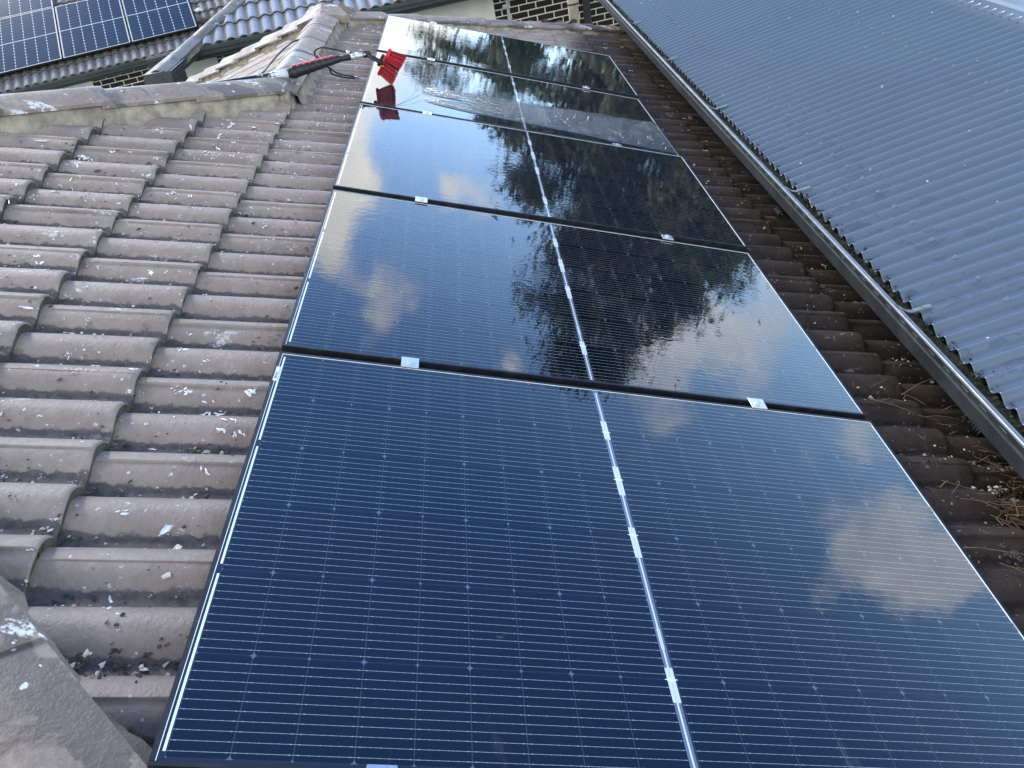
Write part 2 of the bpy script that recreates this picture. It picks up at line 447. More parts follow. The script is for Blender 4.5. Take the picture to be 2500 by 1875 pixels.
LEAFD = m_simple('dry_leaf', (.30, .23, .13), .8, 0, .5, 40)

# ------------------------------------------------------------------ interlocking roof tiles
def prof(wv, per=.15, h=.037, pan=.034):
    t = np.clip((np.mod(wv, per)-pan/2)/(per-pan), 0, 1)
    return h*np.sin(np.pi*t)**.62
def tiles(name, O, eu, ev, en, u_nose, n_course, pitch, v0, n_tile, parent, mats, per=.15, h=.037, pan=.034, tw=.30, lap=.068,
          nv=32, clips=(), bird=lambda u, v: .5, darken=lambda u, v: 0., keep=None, jitter=1.0):
    """u runs down the slope, v across; noses at u_nose + k*pitch; every tile its own patch with a nose face and a raised side lap"""
    O = np.array(O, float); Vs = []; Fs = []; MI = []; D = []; G = []; B = []; base = 0
    su = np.array([-.012, .0, .06, .14, .22, .29, pitch-.016, pitch-.006, pitch-.001, pitch])   # along the tile from the nose above
    sn = np.array([.0, .0, .0, .0, .0, .0, 0, -.0012, -.004, -.0075])
    nu = len(su)
    wv = np.concatenate([[0, .0], np.linspace(.002, tw+.012, nv)])
    for k in range(n_course):
        for j in range(n_tile):
            ut = u_nose+k*pitch-pitch; vt = v0+j*tw+lap
            if keep is not None and not keep(ut+pitch/2, vt+tw/2): continue
            ju, jn, jt = rng.normal(0, .0022)*jitter, rng.normal(0, .0016)*jitter, rng.normal(0, .006)*jitter
            vv = vt+wv
            ph = prof(vv-v0, per, h, pan)
            lift = .0055*np.exp(-wv/.045); lift[0] = -.004                       # first column drops as the lap wall
            nb = np.empty((nu, len(wv)))
            frac = np.clip(su/pitch, 0, 1)
            for i in range(nu):
                nb[i] = ph+lift+frac[i]*.031+sn[i]+jn+jt*(wv-tw/2)+rng.normal(0, .00035, len(wv))
            uu = ut+su[:, None]+ju+0*wv[None]+.0008*np.sin(vv*90+k*3)[None]
            P = O+uu[..., None]*eu+vv[None, :, None]*ev+nb[..., None]*en
            # nose face
            lastu = uu[-1]-.001; nlow = ph-.006+jn
            n2 = (nb[-1]*.5+nlow*.5)+rng.normal(0, .0012, len(wv)); u2 = lastu+rng.normal(0, .0012, len(wv))
            P2 = O+u2[:, None]*eu+vv[:, None]*ev+n2[:, None]*en
            P3 = O+(lastu-.003)[:, None]*eu+vv[:, None]*ev+nlow[:, None]*en
            allP = np.concatenate([P.reshape(-1, 3), P[-1], P2, P3]); nw = len(wv)
            idx = np.arange(nu*nw).reshape(nu, nw)
            f = np.stack([idx[:-1, :-1], idx[1:, :-1], idx[1:, 1:], idx[:-1, 1:]], -1).reshape(-1, 4)
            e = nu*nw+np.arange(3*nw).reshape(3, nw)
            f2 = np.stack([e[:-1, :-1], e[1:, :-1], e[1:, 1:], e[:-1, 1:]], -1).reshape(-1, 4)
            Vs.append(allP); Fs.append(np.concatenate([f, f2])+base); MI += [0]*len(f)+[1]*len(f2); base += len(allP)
            pd = np.clip(1-ph/(h*.42), 0, 1)[None]*np.ones((nu, 1))
            pd = np.clip(pd+np.where(su < .03, .35, 0)[:, None]*(pd > .05), 0, 1)
            D.append(np.concatenate([pd.ravel(), np.ones(3*nw)]))
            for A, fn in ((G, darken), (B, bird)):
                g = fn(uu, vv[None]+0*uu); g = np.broadcast_to(g, uu.shape).ravel()
                A.append(np.concatenate([g, np.full(3*nw, g[-1])]))
    V = np.concatenate(Vs); F = np.concatenate(Fs)
    o = np_mesh(name, V, F, mats, parent, True, dict(dirt=np.concatenate(D), darken=np.concatenate(G), bird=np.concatenate(B)), MI)
    if clips:
        bm = bmesh.new(); bm.from_mesh(o.data)
        for co, no in clips:
            bmesh.ops.bisect_plane(bm, geom=bm.verts[:]+bm.edges[:]+bm.faces[:], dist=1e-5, plane_co=co, plane_no=no, clear_outer=True)
        bm.to_mesh(o.data); bm.free()
    return o

def caps(A, B, n, parent, m, mortar, hw=.125, drop=.052, over=.40, thick=.014, side_drop=.085, tilt=.016, up=(0, 0, 1), name='ridge_cap', flat=.028):
    """a row of angular ridge caps from the high end A to the low end B, each lapping the next, with a mortar bed below"""
    A = Vector(A); B = Vector(B); d = (B-A); Ltot = d.length; d.normalize(); up = Vector(up); up = (up-d*up.dot(d)).normalized()
    lat = d.cross(up)
    sec = [(-hw, -drop), (-hw*.80, -drop*.76), (-hw*.58, -drop*.50), (-hw*.36, -drop*.24), (-hw*.16, -drop*.06), (0, 0), (hw*.16, -drop*.06), (hw*.36, -drop*.24), (hw*.58, -drop*.50), (hw*.80, -drop*.76), (hw, -drop)]
    step = Ltot/n
    for k in range(n):
        mb = MB(); a = A+d*(k*step-.01); c = A+d*((k+1)*step+.045)
        ra, rc = random.uniform(-.003, .003), random.uniform(-.003, .003)
        rows = []
        for P, up0 in ((a, -.004+ra), (a+d*.02, ra), (c-d*.012, tilt+rc), (c, tilt-.003+rc)):
            rows.append([P+lat*(x*(1+.03*(P is c)))+up*(z+up0) for x, z in sec])
        low = [[q-up*thick for q in r] for r in rows]
        ns = len(sec)
        for R_ in (rows, low):
            b = len(mb.v); mb.v += [tuple(q) for r in R_ for q in r]
            for i in range(3):
                for j in range(ns-1): mb.f.append((b+i*ns+j, b+i*ns+j+1, b+(i+1)*ns+j+1, b+(i+1)*ns+j)); mb.mi.append(0)
        for i in (0, 3):
            for j in range(ns-1): mb.f.append((i*ns+j, i*ns+j+1, 4*ns+i*ns+j+1, 4*ns+i*ns+j)); mb.mi.append(0)
        for j in (0, ns-1):
            for i in range(3): mb.f.append((i*ns+j, (i+1)*ns+j, 4*ns+(i+1)*ns+j, 4*ns+i*ns+j)); mb.mi.append(0)
        o = mb.build(name, m, parent, smooth=True); o.data.set_sharp_from_angle(angle=math.radians(32))
    # mortar bed
    seg = max(12, int(Ltot/.05)); V = []; F = []
    for i in range(seg+1):
        P = A+d*(Ltot*i/seg)
        for sgn in (-1, 1):
            for q, (x, z) in enumerate(((hw-.012, -drop-.006), (hw-.004, -drop-.05), (hw+.010, -drop-side_drop))):
                V.append(P+lat*(sgn*(x+random.uniform(-.004, .004)+(q == 2)*random.uniform(-.004, .012)))+up*z)
    for i in range(seg):
        for s_ in (0, 3):
            for q in range(2):
                a = i*6+s_+q; F.append((a, a+1, a+7, a+6))
        F.append((i*6, i*6+3, i*6+9, i*6+6))
    me = bpy.data.meshes.new('mortar_bed'); me.from_pydata([tuple(q) for q in V], [], F); me.shade_smooth()
    link('mortar_bed', me, mortar, parent)

house = thing('tiled_house', 'brown tiled hip roof house with dropping-stained ridge caps carrying the row of wet solar panels', 'house', (0, 3, GZ), world=True)
NP = -.133                                                    # tile pan level below the panel faces
HA = lambda x: -x-.163          # near hip    y = -x-.13
HB = lambda x: x+4.0           # hip behind the left caps
HF = lambda x: 5.66+.765*(x+.43)          # far hip
XR = -.43; YR1, YR2 = HB(XR), HF(XR)
ZB = NP/C20                                                   # z of face at x=0
def zf(x): return -x*T20+ZB
O1 = EN*NP
R2 = 1/math.sqrt(2)
def bird1(u, v):
    return np.clip(.26+np.clip((v-1.6)/2.6, 0, 1)*1.0*(u < .4)+.25*(u < -.1), 0, 1.0)
def darken1(u, v):
    return np.clip((u-1.30)/.42, 0, 1)*np.clip(1.25-(v-5.4)/2.2, 0.15, 1)*.95 + np.clip((u-.35)/.5, 0, 1)*.12  # tiles get darker down the slope towards the gutter, less at the far end
def keep1(u, v):
    x = u*C20
    if v < HA(x)-.4: return False
    if x < XR-.3 and v > HB(x)+.4: return False
    if v > HF(x)+.4: return False
    return True
V0 = -.815
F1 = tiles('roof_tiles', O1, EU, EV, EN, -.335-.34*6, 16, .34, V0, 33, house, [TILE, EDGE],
      bird=bird1, darken=darken1, keep=keep1,
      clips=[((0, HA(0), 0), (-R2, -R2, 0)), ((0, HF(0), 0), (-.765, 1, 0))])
# the part beyond the left hip is cut with a two-plane wedge
bm = bmesh.new(); bm.from_mesh(F1.data)
g = bm.verts[:]+bm.edges[:]+bm.faces[:]
bmesh.ops.bisect_plane(bm, geom=g, dist=1e-5, plane_co=(XR, 0, 0), plane_no=(1, 0, 0))
fs = [f for f in bm.faces if f.calc_center_median().x < XR]
g = list({v for f in fs for v in f.verts})+list({e for f in fs for e in f.edges})+fs
bmesh.ops.bisect_plane(bm, geom=g, dist=1e-5, plane_co=(0, HB(0), 0), plane_no=(-R2, R2, 0))
kill = [f for f in bm.faces if f.calc_center_median().x < XR and f.calc_center_median().y > HB(f.calc_center_median().x)]
bmesh.ops.delete(bm, geom=kill, context='FACES'); bm.to_mesh(F1.data); bm.free()

# left face of the far wing, its rolls running down to the left
eu2 = np.array([-C20, 0, -S20]); en2 = np.array([-S20, 0, C20])
O2 = np.array([XR, 0, zf(XR)])
tiles('roof_tiles', O2, eu2, np.array([0, -1., 0]), en2, .12, 10, .34, -8.9, 17, house, [TILE, EDGE], nv=24, bird=lambda u, v: .8,
      clips=[((XR, 0, 0), (1, 0, 0)), ((XR, YR2, 0), (R2, R2, 0)), ((XR, YR1, 0), (-R2, -R2, 0))])
# back faces, hidden from the photograph's side
def slab(pts, name='roof_underlay', m=EDGE):
    mb = MB(); mb.add(pts, [tuple(range(len(pts)))]); return mb.build(name, m, house)
eu3 = np.array([0, C20, -S20]); en3 = np.array([0, S20, C20])
O5 = np.array([0, YR2, zf(XR)])
tiles('roof_tiles', O5, eu3, np.array([-1., 0, 0]), en3, .12, 7, .34, -3.6, 22, house, [TILE, EDGE], nv=16,
      clips=[((XR, YR2, 0), (R2, -R2, 0)), ((XR, YR2, 0), (-R2, -R2, 0))])
O3 = np.array([0, YR1, zf(XR)])
tiles('roof_tiles', O3, eu3, np.array([-1., 0, 0]), en3, .12-.34*6, 13, .34, .2, 18, house, [TILE, EDGE], nv=16,
      clips=[((XR, YR1, 0), (R2, -R2, 0)), ((XR, YR1, 0), (R2, R2, 0))])
eu4 = np.array([0, -C20, -S20]); en4 = np.array([0, -S20, C20])
O4 = np.array([0, -.163, ZB])
tiles('roof_tiles', O4, eu4, np.array([1., 0, 0]), en4, .12-.34*7, 14, .34, -4.2, 22, house, [TILE, EDGE], nv=16,
      clips=[((0, HA(0), 0), (R2, R2, 0))])

hz = .152
caps((-2.2, HB(-2.2), zf(-2.2)+hz), (XR-.02, HB(XR-.02), zf(XR-.02)+hz), 6, house, CAP, MORTAR, hw=.118, drop=.055, side_drop=.135, tilt=.012)
caps((XR, YR2-.08, zf(XR)+hz-.03), (XR, YR1+.02, zf(XR)+hz-.03), 5, house, CAP, MORTAR, hw=.118, drop=.055, side_drop=.12, tilt=.006)
caps((XR+.1, HF(XR+.1), zf(XR+.1)+.112), (2.15, HF(2.15), zf(2.15)+.098), 10, house, CAP, MORTAR, hw=.112, drop=.036, side_drop=.10, tilt=.014)
caps((XR-.08, YR2+.08, zf(XR+.08)+.13), (XR-3.0, YR2+3.0, zf(XR+3.0)+.13), 11, house, CAP, MORTAR, hw=.118, drop=.055, side_drop=.12, tilt=.020)
caps((-1.9, HA(-1.9), zf(-1.9)+hz-.004), (.62, HA(.62), zf(.62)+hz-.004), 8, house, CAP, MORTARG, hw=.115, drop=.055, side_drop=.085, tilt=.008)
mb = MB(); mb.box(XR-.085, XR+.085, YR1-.10, YR1+.10, zf(XR)-.02, zf(XR)+hz-.045); mb.build('mortar_bed', MORTAR, house, bevel=.02)
# starter caps where the ridges meet
for (x, y, dx, dy, ln) in ((XR, YR2, 0, 1, .30),):
    mb = MB(); zt = zf(XR)+hz+.0
    pts = [(-.19, -.16, -.075), (0, -.19, -.030), (.19, -.16, -.075), (.10, 0, -.004), (.20, .16, -.09), (0, .17, -.035), (-.20, .16, -.09), (-.10, 0, -.004), (0, 0, .016)]
    vs = [(x+a, y+b_, zt+c) for a, b_, c in pts]; low = [(p[0], p[1], p[2]-.05) for p in vs[:8]]
    mb.add(vs+low, [(i, (i+1) % 8, 8) for i in range(8)]+[(i, (i+1) % 8, 9+(i+1) % 8, 9+i) for i in range(8)])
    mb.build('starter_cap', CAP, house)
    mb = MB(); mb.box(x-.14, x+.14, y-.14, y+.14, zt-.22, zt-.05); mb.build('mortar_bed', MORTAR, house, bevel=.02)
# walls under the roof, and the gutter on the low side
mb = MB(); mb.box(-5.2, 1.95, -3.5, 8.0, GZ, -.95); mb.build('wall', BRICK, house)

# ------------------------------------------------------------------ solar panels on the tiled house
PW, PH, GAP = 1.722, 1.134, .0298
def panel_meshes():
    fr = MB(); t = .0085; d = .035
    for (x0, x1, y0, y1) in ((0, PW, 0, t), (0, PW, PH-t, PH), (0, t, t, PH-t), (PW-t, PW, t, PH-t)):
        fr.box(x0, x1, y0, y1, -d, 0)
    gl = MB(); gl.box(t-.0005, PW-t+.0005, t-.0005, PH-t+.0005, -.006, -.0016)
    se = MB(); q = .0016
    for (x0, x1, y0, y1) in ((t+.0002, PW-t-.0002, PH-t-q*1.2, PH-t-.0002), (t+.0002, t+q, t+.0002, PH-t-q*1.2), (PW-t-q, PW-t-.0002, t+.0002, PH-t-q*1.2)):
        se.box(x0, x1, y0, y1, -.0017, -.0006)
    bk = MB(); bk.box(t, PW-t, t, PH-t, -.0095, -.0062)
    return fr, gl, se, bk
def make_panel():
    r = thing('solar_panel', '', 'solar panel', group='row of solar panels running along the brown tiled roof')
    fr, gl, se, bk = panel_meshes()
    fr.build('frame', FRAME, r, bevel=.0007); gl.build('glass', GLASS, r); se.build('edge_seal', WHITE_EDGE, r); bk.build('backsheet', RUBBER, r)
    return r
def copy_tree(o, parent=None):
    c = o.copy(); COL.objects.link(c); c.parent = parent
    for ch in list(o.children): copy_tree(ch, c)
    return c
PL = ['nearest solar panel, dark navy, with a small barcode sticker at its upper left',
      'second nearest solar panel, reflecting the tip of the dark tree and blue sky',
      'middle solar panel of the row of five, third from either end',
      'solar panel being rinsed, water running across it below the red brush',
      'farthest solar panel of the row, beside the ridge caps']
p0 = make_panel(); TILT = [(0, 0), (.10, -.12), (-.18, .10), (.12, -.15), (-.2, .12)]
panels = []
for i in range(5):
    o = p0 if i == 0 else copy_tree(p0)
    M = Matrix.Translation(W(0, i*(PH+GAP), 0)) @ RM.to_4x4() @ Matrix.Rotation(math.radians(TILT[i][0]), 4, 'Y') @ Matrix.Rotation(math.radians(TILT[i][1]), 4, 'X')
    o.matrix_world = M; o['label'] = PL[i]; panels.append(o)
mb = MB(); mb.box(.0045, .0145, 1.00, 1.062, -.0010, .0002); st = mb.build('barcode_sticker', STICKER, panels[0])
mb = MB()
for i in range(9): mb.box(.0065, .0125, 1.010+i*.0032, 1.0112+i*.0032+random.choice((0, .0007)), .0002, .0004)
mb.build('barcode', INK, st)

# two mounting rails with clamps
for n, (uc, lab) in enumerate(((.343, 'aluminium mounting rail under the upper left part of the panel row, with pale square clamps'),
                               (1.360, 'aluminium mounting rail under the lower right part of the panel row, with pale square clamps'))):
    r = thing('mounting_rail', lab, 'mounting rail', W(uc, 0, -.055), 'mounting rails under the solar panels')
    r.rotation_euler = RM.to_euler()
    mb = MB(); mb.box(-.02, .02, -.05, 5*(PH+GAP)+.02, -.02, .018); mb.build('rail', PALE_METAL, r, bevel=.002)
    for k in range(0, 6):
        mb = MB(); yc = k*(PH+GAP)-GAP/2; e = k in (0, 5)
        if k == 0: yc += .004
        mb.box(-.024, .024, yc-GAP/2-.009, yc+GAP/2+.009, .0560, .0592)
        cl = mb.build('clamp', PALE_METAL, r, bevel=.001)
        mb = MB(); mb.tube([(0, yc, .0592), (0, yc, .0650)], .0085, 14); mb.tube([(0, yc, .0650), (0, yc, .0652)], .0045, 6)
        mb.build('bolt', SILVER, cl)
    for k in range(9):
        y = .35+k*.68; mb = MB(); mb.box(.0, .035, y-.02, y+.02, -.07, -.02); mb.box(.03, .036, y-.02, y+.02, -.07, .01)
        mb.build('bracket', PALE_METAL, r)

# ------------------------------------------------------------------ corrugated steel roof on the right
mroof = thing('steel_roofed_building', 'building with a blue grey corrugated steel roof and a dirt-filled gutter overhanging the tiles', 'building', (3, 4, GZ), world=True)
XE, XT, Y0, Y1 = 1.934, 3.465, -1.6, 9.4
RIB = .0788
def zs(s): return -.505+.21*s-.012*s*s
ny = int((Y1-Y0)/RIB*12); ys = np.linspace(Y0, Y1, ny); xs = np.concatenate([[0, .004], np.linspace(.05, XT-XE, 14)])
YY, SS = np.meshgrid(ys, xs, indexing='ij')
ph = np.cos(2*np.pi*(YY-2.293)/RIB)
ZZ = zs(SS)+.0125*np.where(ph > 0, np.abs(ph)**1.5, -np.abs(ph)**.65) + .0015*np.sin(YY*1.7+SS*3)
V = np.stack([XE+SS, YY, ZZ], -1).reshape(-1, 3)
Vb = V.copy(); Vb[:, 2] -= .0016
nx = len(xs); idx = np.arange(ny*nx).reshape(ny, nx)
F = np.stack([idx[:-1, :-1], idx[:-1, 1:], idx[1:, 1:], idx[1:, :-1]], -1).reshape(-1, 4)
N0 = ny*nx; e0 = idx[:, 0]; e1 = idx[:, -1]
Fe = np.concatenate([np.stack([e0[:-1], e0[1:], e0[1:]+N0, e0[:-1]+N0], -1), np.stack([e1[:-1], e1[1:], e1[1:]+N0, e1[:-1]+N0], -1)])
sheet = np_mesh('roof_sheet', np.concatenate([V, Vb]), np.concatenate([F, F[:, ::-1]+N0, Fe]), STEEL, mroof)
# ridge flashing, a plain folded sheet over a flat tray
mb = MB(); zt = zs(XT-XE)
mb.add([(3.43, Y0, zt-.006), (3.43, Y1, zt-.006), (3.515, Y1, zt+.012), (3.515, Y0, zt+.012), (3.525, Y0, zt+.030), (3.525, Y1, zt+.030), (4.6, Y1, zt+.20), (4.6, Y0, zt+.20)],
       [(0, 3, 2, 1), (3, 4, 5, 2), (4, 7, 6, 5)])
mb.build('ridge_flashing', STEEL, mroof, recalc=False)
mb = MB(); mb.add([(4.6, Y0, zt+.2), (4.6, Y1, zt+.2), (7.5, Y1, zt-.3), (7.5, Y0, zt-.3)], [(0, 3, 2, 1)]); mb.build('roof_sheet', STEEL, mroof, recalc=False)
# gutter: folded quad profile
gp = [(1.838, -.462), (1.832, -.456), (1.832, -.450), (1.840, -.446), (1.850, -.448), (1.852, -.456), (1.846, -.462), (1.847, -.490), (1.842, -.495), (1.842, -.503), (1.848, -.508),
      (1.850, -.560), (1.862, -.572), (1.985, -.574), (1.985, -.522)]
def gutter(prof_xz, y0, y1, name, m, parent, th=.0018):
    mb = MB(); outer = [(x, 0, z) for x, z in prof_xz]
    inner = [(x+th*(1 if x < 1.9 else -1), 0, z+th) for x, z in prof_xz[7:]]
    mb.sweep(outer, (0, y0, 0), (0, y1, 0)); mb.sweep(inner, (0, y0, 0), (0, y1, 0))
    return mb.build(name, m, parent, recalc=False)
g_ = gutter(gp, Y0, Y1, 'gutter', GUT, mroof)
mb = MB(); mb.sweep([(1.8335, 0, -.4555), (1.8325, 0, -.4475), (1.8395, 0, -.4432), (1.8500, 0, -.4450), (1.8535, 0, -.4530)], (0, Y0, 0), (0, Y1, 0)); mb.build('gutter_lip', GUTLIP, g_, smooth=True, recalc=False)
# slots punched in the gutter face (overflow slots)
mb = MB(); mb.box(-.0010, .0009, -.017, .017, -.001, .001)
slot = mb.build('overflow_slot', STRAP, g_)
for k in range(62):
    o = slot if k == 0 else slot.copy()
    if k: COL.objects.link(o)
    o.location = (1.8460, .95+k*.098+random.uniform(-.006, .006), -.478); o.rotation_euler = (random.uniform(-.04, .04), 0, 0)
# dirt and moss inside the gutter
ny2 = 900; ys2 = np.linspace(Y0, Y1, ny2); xs2 = np.linspace(1.852, 1.983, 12)
YY, XX = np.meshgrid(ys2, xs2, indexing='ij')
zz = -.545+.028*((XX-1.85)/.13)**2+rng.normal(0, .0045, XX.shape)+.010*np.sin(YY*5.1)*np.sin(YY*1.3+1)+.006*np.sin(YY*23+XX*40)
V = np.stack([XX, YY, zz], -1).reshape(-1, 3); idx = np.arange(ny2*12).reshape(ny2, 12)
F = np.stack([idx[:-1, :-1], idx[:-1, 1:], idx[1:, 1:], idx[1:, :-1]], -1).reshape(-1, 4)
np_mesh('gutter_dirt', V, F, SOIL, mroof)
mb = MB()                                                      # moss tufts under the sheet ends
for i in range(2600):
    y = random.uniform(.2, 8); k = random.random()
    x = 1.955-random.random()**2*.055; z = -.525+(x-1.90)*.25+random.uniform(-.012, .010)
    s_ = random.uniform(.003, .009)
    a = random.uniform(0, 6.28); p = Vector((x, y, z))
    mb.add([p+Vector((math.cos(a)*s_, math.sin(a)*s_, -s_*.3)), p+Vector((math.cos(a+2.1)*s_, math.sin(a+2.1)*s_, random.uniform(0, s_))), p+Vector((math.cos(a+4.2)*s_, math.sin(a+4.2)*s_, s_*.4))], [(0, 1, 2)])
tag(mb.build('moss', MOSS, mroof, recalc=False), kind='stuff')
# straps
for y in (.48, 1.586, 2.683, 3.990, 5.206, 6.507, 7.8):
    mb = MB(); pts = [(1.842, y-.012, -.4405), (1.858, y-.008, -.452), (1.885, y, -.476), (1.905, y+.004, -.484), (1.94, y+.008, -.480), (1.972, y+.01, -.476)]
    for p, q in zip(pts[:-1], pts[1:]):
        mb.add([(p[0], p[1]-.009, p[2]), (p[0], p[1]+.009, p[2]), (q[0], q[1]+.009, q[2]), (q[0], q[1]-.009, q[2]),
                (p[0], p[1]-.009, p[2]-.002), (p[0], p[1]+.009, p[2]-.002), (q[0], q[1]+.009, q[2]-.002), (q[0], q[1]-.009, q[2]-.002)],
               [(0, 3, 2, 1), (4, 5, 6, 7), (0, 4, 7, 3), (1, 2, 6, 5)])
    mb.build('gutter_strap', STRAP, g_)
# screws with washers on every second rib
def screw_mesh():
    mb = MB(); mb.tube([(0, 0, 0), (0, 0, .0022)], .0088, 12); mb.tube([(0, 0, .0022), (0, 0, .0035)], .0062, 12); mb.tube([(0, 0, .0035), (0, 0, .0085)], .0042, 6)
    me = bpy.data.meshes.new('roof_screw'); me.from_pydata(mb.v, [], mb.f); return me
sm_ = screw_mesh(); SCR = m_simple('screw_head', (.22, .26, .32), .35, .3); sm_.materials.append(SCR)
cnt = 0
for xr in (2.165, 2.949):
    k = 0
    while True:
        y = 2.293-RIB*12+RIB*2*k; k += 1
        if y > (7.6 if xr < 2.5 else 5.7): break
        if y < (1.2 if xr < 2.5 else 2.2): continue
        o = bpy.data.objects.new('roof_screw', sm_); COL.objects.link(o); o.parent = mroof
        xx = xr+random.uniform(-.008, .008)
        o.location = Vector((xx, y, zs(xx-XE)+.0115))-mroof.location; o.rotation_euler = (0, -.19, random.random()*3); cnt += 1
mb = MB(); mb.box(2.42, 7.4, Y0+.1, Y1-.1, GZ, -.62); mb.build('wall', DARKWALL, mroof)
mb = MB(); mb.box(1.99, 2.42, Y0, Y1, -.60, -.585); mb.build('eave_lining', DARKWALL, mroof)
mb = MB(); mb.box(1.99, 2.006, Y0, Y1, -.585, -.53); mb.build('fascia', DARKGUT, mroof)
mroof.location = Vector(mroof.location)+Vector((.044, 0, -.054))     # eave height and overhang
# post standing near the far end of the steel roof
pst = thing('post', 'pale square timber post at the far end of the gutter', 'post', (1.75, 9.20, GZ))
mb = MB(); mb.box(-.055, .055, -.05, .05, 0, GZ*-1-.55); mb.build('post_shaft', TIMBER, pst, bevel=.004)
mb = MB(); mb.box(-.062, .062, -.057, .057, -GZ-.80, -GZ-.788); mb.build('strap_band', RUBBER, pst)

# ------------------------------------------------------------------ neighbouring houses
def frame(az):
    a = math.radians(az); return np.array([math.sin(a), math.cos(a), 0]), np.array([-math.cos(a), math.sin(a), 0])
UP = np.array([0, 0, 1.])
def wmat(h, k, a, b, z):                                       # local x along h, y along k, z up, origin at (a,b,z)
    o = h*a+k*b+UP*z
    return Matrix(((h[0], k[0], 0, o[0]), (h[1], k[1], 0, o[1]), (0, 0, 1, o[2]), (0, 0, 0, 1)))
def neighbour(az, label, gut_b, gut_z, wall_b, a0, a1, pitch_deg, rows, tiles_a, phase, cream, clips=(), tilemat=TILEB, bird=.3, darken=None):
    h, k = frame(az); t = math.radians(pitch_deg)
    hs = thing('neighbouring_house', label, 'house', tuple(h*((a0+a1)/2)+k*wall_b+UP*GZ), world=True)
    Mx = wmat(h, k, 0, 0, 0)
    # wall with its own local axes so the bricks follow it
    def local(name, mb, m, bevel=0):
        o = mb.build(name, m, None, bevel=bevel)
        o.parent = hs; o.matrix_parent_inverse = Matrix.Translation(-hs.location) @ Mx
        return o
    mb = MB(); mb.box(a0, a1, wall_b, wall_b+.25, GZ, gut_z-.05); local('wall', mb, BRICK)
    mb = MB(); mb.box(a0-.3, a1, gut_b+.12, wall_b-.004, gut_z-.135, gut_z-.12); local('eave_lining', mb, CREAM)
    mb = MB(); mb.box(a0-.3, a1, gut_b+.112, gut_b+.13, gut_z-.16, gut_z+.0); local('fascia', mb, DARKGUT)
    # quad gutter
    mb = MB(); pr = [(gut_b+.012, gut_z-.012), (gut_b, gut_z-.006), (gut_b+.002, gut_z), (gut_b+.014, gut_z), (gut_b+.012, gut_z-.03), (gut_b+.002, gut_z-.036), (gut_b+.004, gut_z-.05),
                     (gut_b+.016, gut_z-.055), (gut_b+.020, gut_z-.095), (gut_b+.03, gut_z-.11), (gut_b+.11, gut_z-.112), (gut_b+.11, gut_z-.01)]
    mb.sweep([(0, y, z) for y, z in pr], (a0-.3, 0, 0), (a1, 0, 0)); mb.sweep([(0, y+.002, z+.002) for y, z in pr[4:]], (a0-.3, 0, 0), (a1, 0, 0))
    local('gutter', mb, DARKGUT)
    eu = -k*math.cos(t)-UP*math.sin(t); en = -k*math.sin(t)+UP*math.cos(t)
    O = k*(gut_b+.05)+UP*(gut_z-.02)
    L_ = rows*.34
    tiles('roof_tiles', O, eu, h, en, -L_+.34, rows, .34, tiles_a[0]+phase, tiles_a[1], hs, [tilemat, EDGE], nv=22, h=.030, pan=.045, lap=.0,
          bird=lambda u, v: bird, darken=darken or (lambda u, v: 0.), clips=clips)
    for (c0, c1, z0, z1, rnd) in cream:
        mb = MB(); mb.box(c0, c1, wall_b-.018, wall_b-.003, z0, z1); local('rendered_panel', mb, CREAM)
    return hs, h, k, local, eu, en, O
# far left house with its own solar panels
hA, h, k, locA, eu, en, O = neighbour(73, 'brick house beyond the ridge at far left, solar panels on its grey tiled roof', 15.07, -1.295, 15.62, -6.5, -.53, 22, 12, (-5.4, 21), .05,
      [(-5.2, -1.81, -1.72, -1.42, 0)], tilemat=TILEG, darken=lambda u, v: np.clip((u+1.1)/.35, 0, 1)*np.clip((-.28-u)/.1, 0, 1)*.75)  # tiles darker in a band along the lower edge of the panels
mb = MB(); mb.box(-.60, -.53, 15.45, 15.62, GZ, -1.42); locA('corner_trim', mb, WHITEPIPE)
# tiles and ground cover between the two neighbours
def pan_far(a_left, s_bot, lab, grp='solar panels on the far left roof'):
    r = thing('solar_panel', lab, 'solar panel', (0, 0, 0), grp)
    w_, hh = 1.134, 1.722; t = .010
    fr = MB()
    for (x0, x1, y0, y1) in ((0, w_, 0, t), (0, w_, hh-t, hh), (0, t, t, hh-t), (w_-t, w_, t, hh-t)): fr.box(x0, x1, y0, y1, -.035, 0)
    fr.build('frame', FRAME, r); gl = MB(); gl.box(t, w_-t, t, hh-t, -.010, -.002); gl.build('glass', GLASSF, r)
    sk = MB(); sk.box(0.0, w_, -.003, -.001, -.036, -.0015); sk.build('skirt', RUBBER, r)
    return r
FL = [(-.90, 0, 'gridded solar panel at the right end of the far left roof'), (-2.06, 0, 'gridded solar panel second from the right end of the far roof'),
      (-3.22, 0, 'gridded solar panel third from the right end of the far roof'), (-4.38, 0, 'gridded solar panel cut by the left edge of the photo, lower row'),
      (-3.22, 1, 'upper row panel on the far roof, above the third lower one'), (-4.38, 1, 'upper row solar panel in the far left corner')]
RP = Matrix(((h[0], -eu[0], en[0]), (h[1], -eu[1], en[1]), (h[2], -eu[2], en[2]))).to_4x4()
pf = None
for (al, row, lab) in FL:
    if pf is None: o = pf = pan_far(0, 0, lab)
    else: o = copy_tree(pf); o['label'] = lab
    P = O + h*al - eu*(.43+row*1.742) + en*.115
    o.matrix_world = Matrix.Translation(Vector(tuple(P))) @ RP
for (al, s_) in ((-.916, .35), (-.916, 1.4), (-2.076, .35), (-2.076, 1.4), (-3.236, .35), (-3.236, 1.4), (-4.396, 1.4)):
    pass
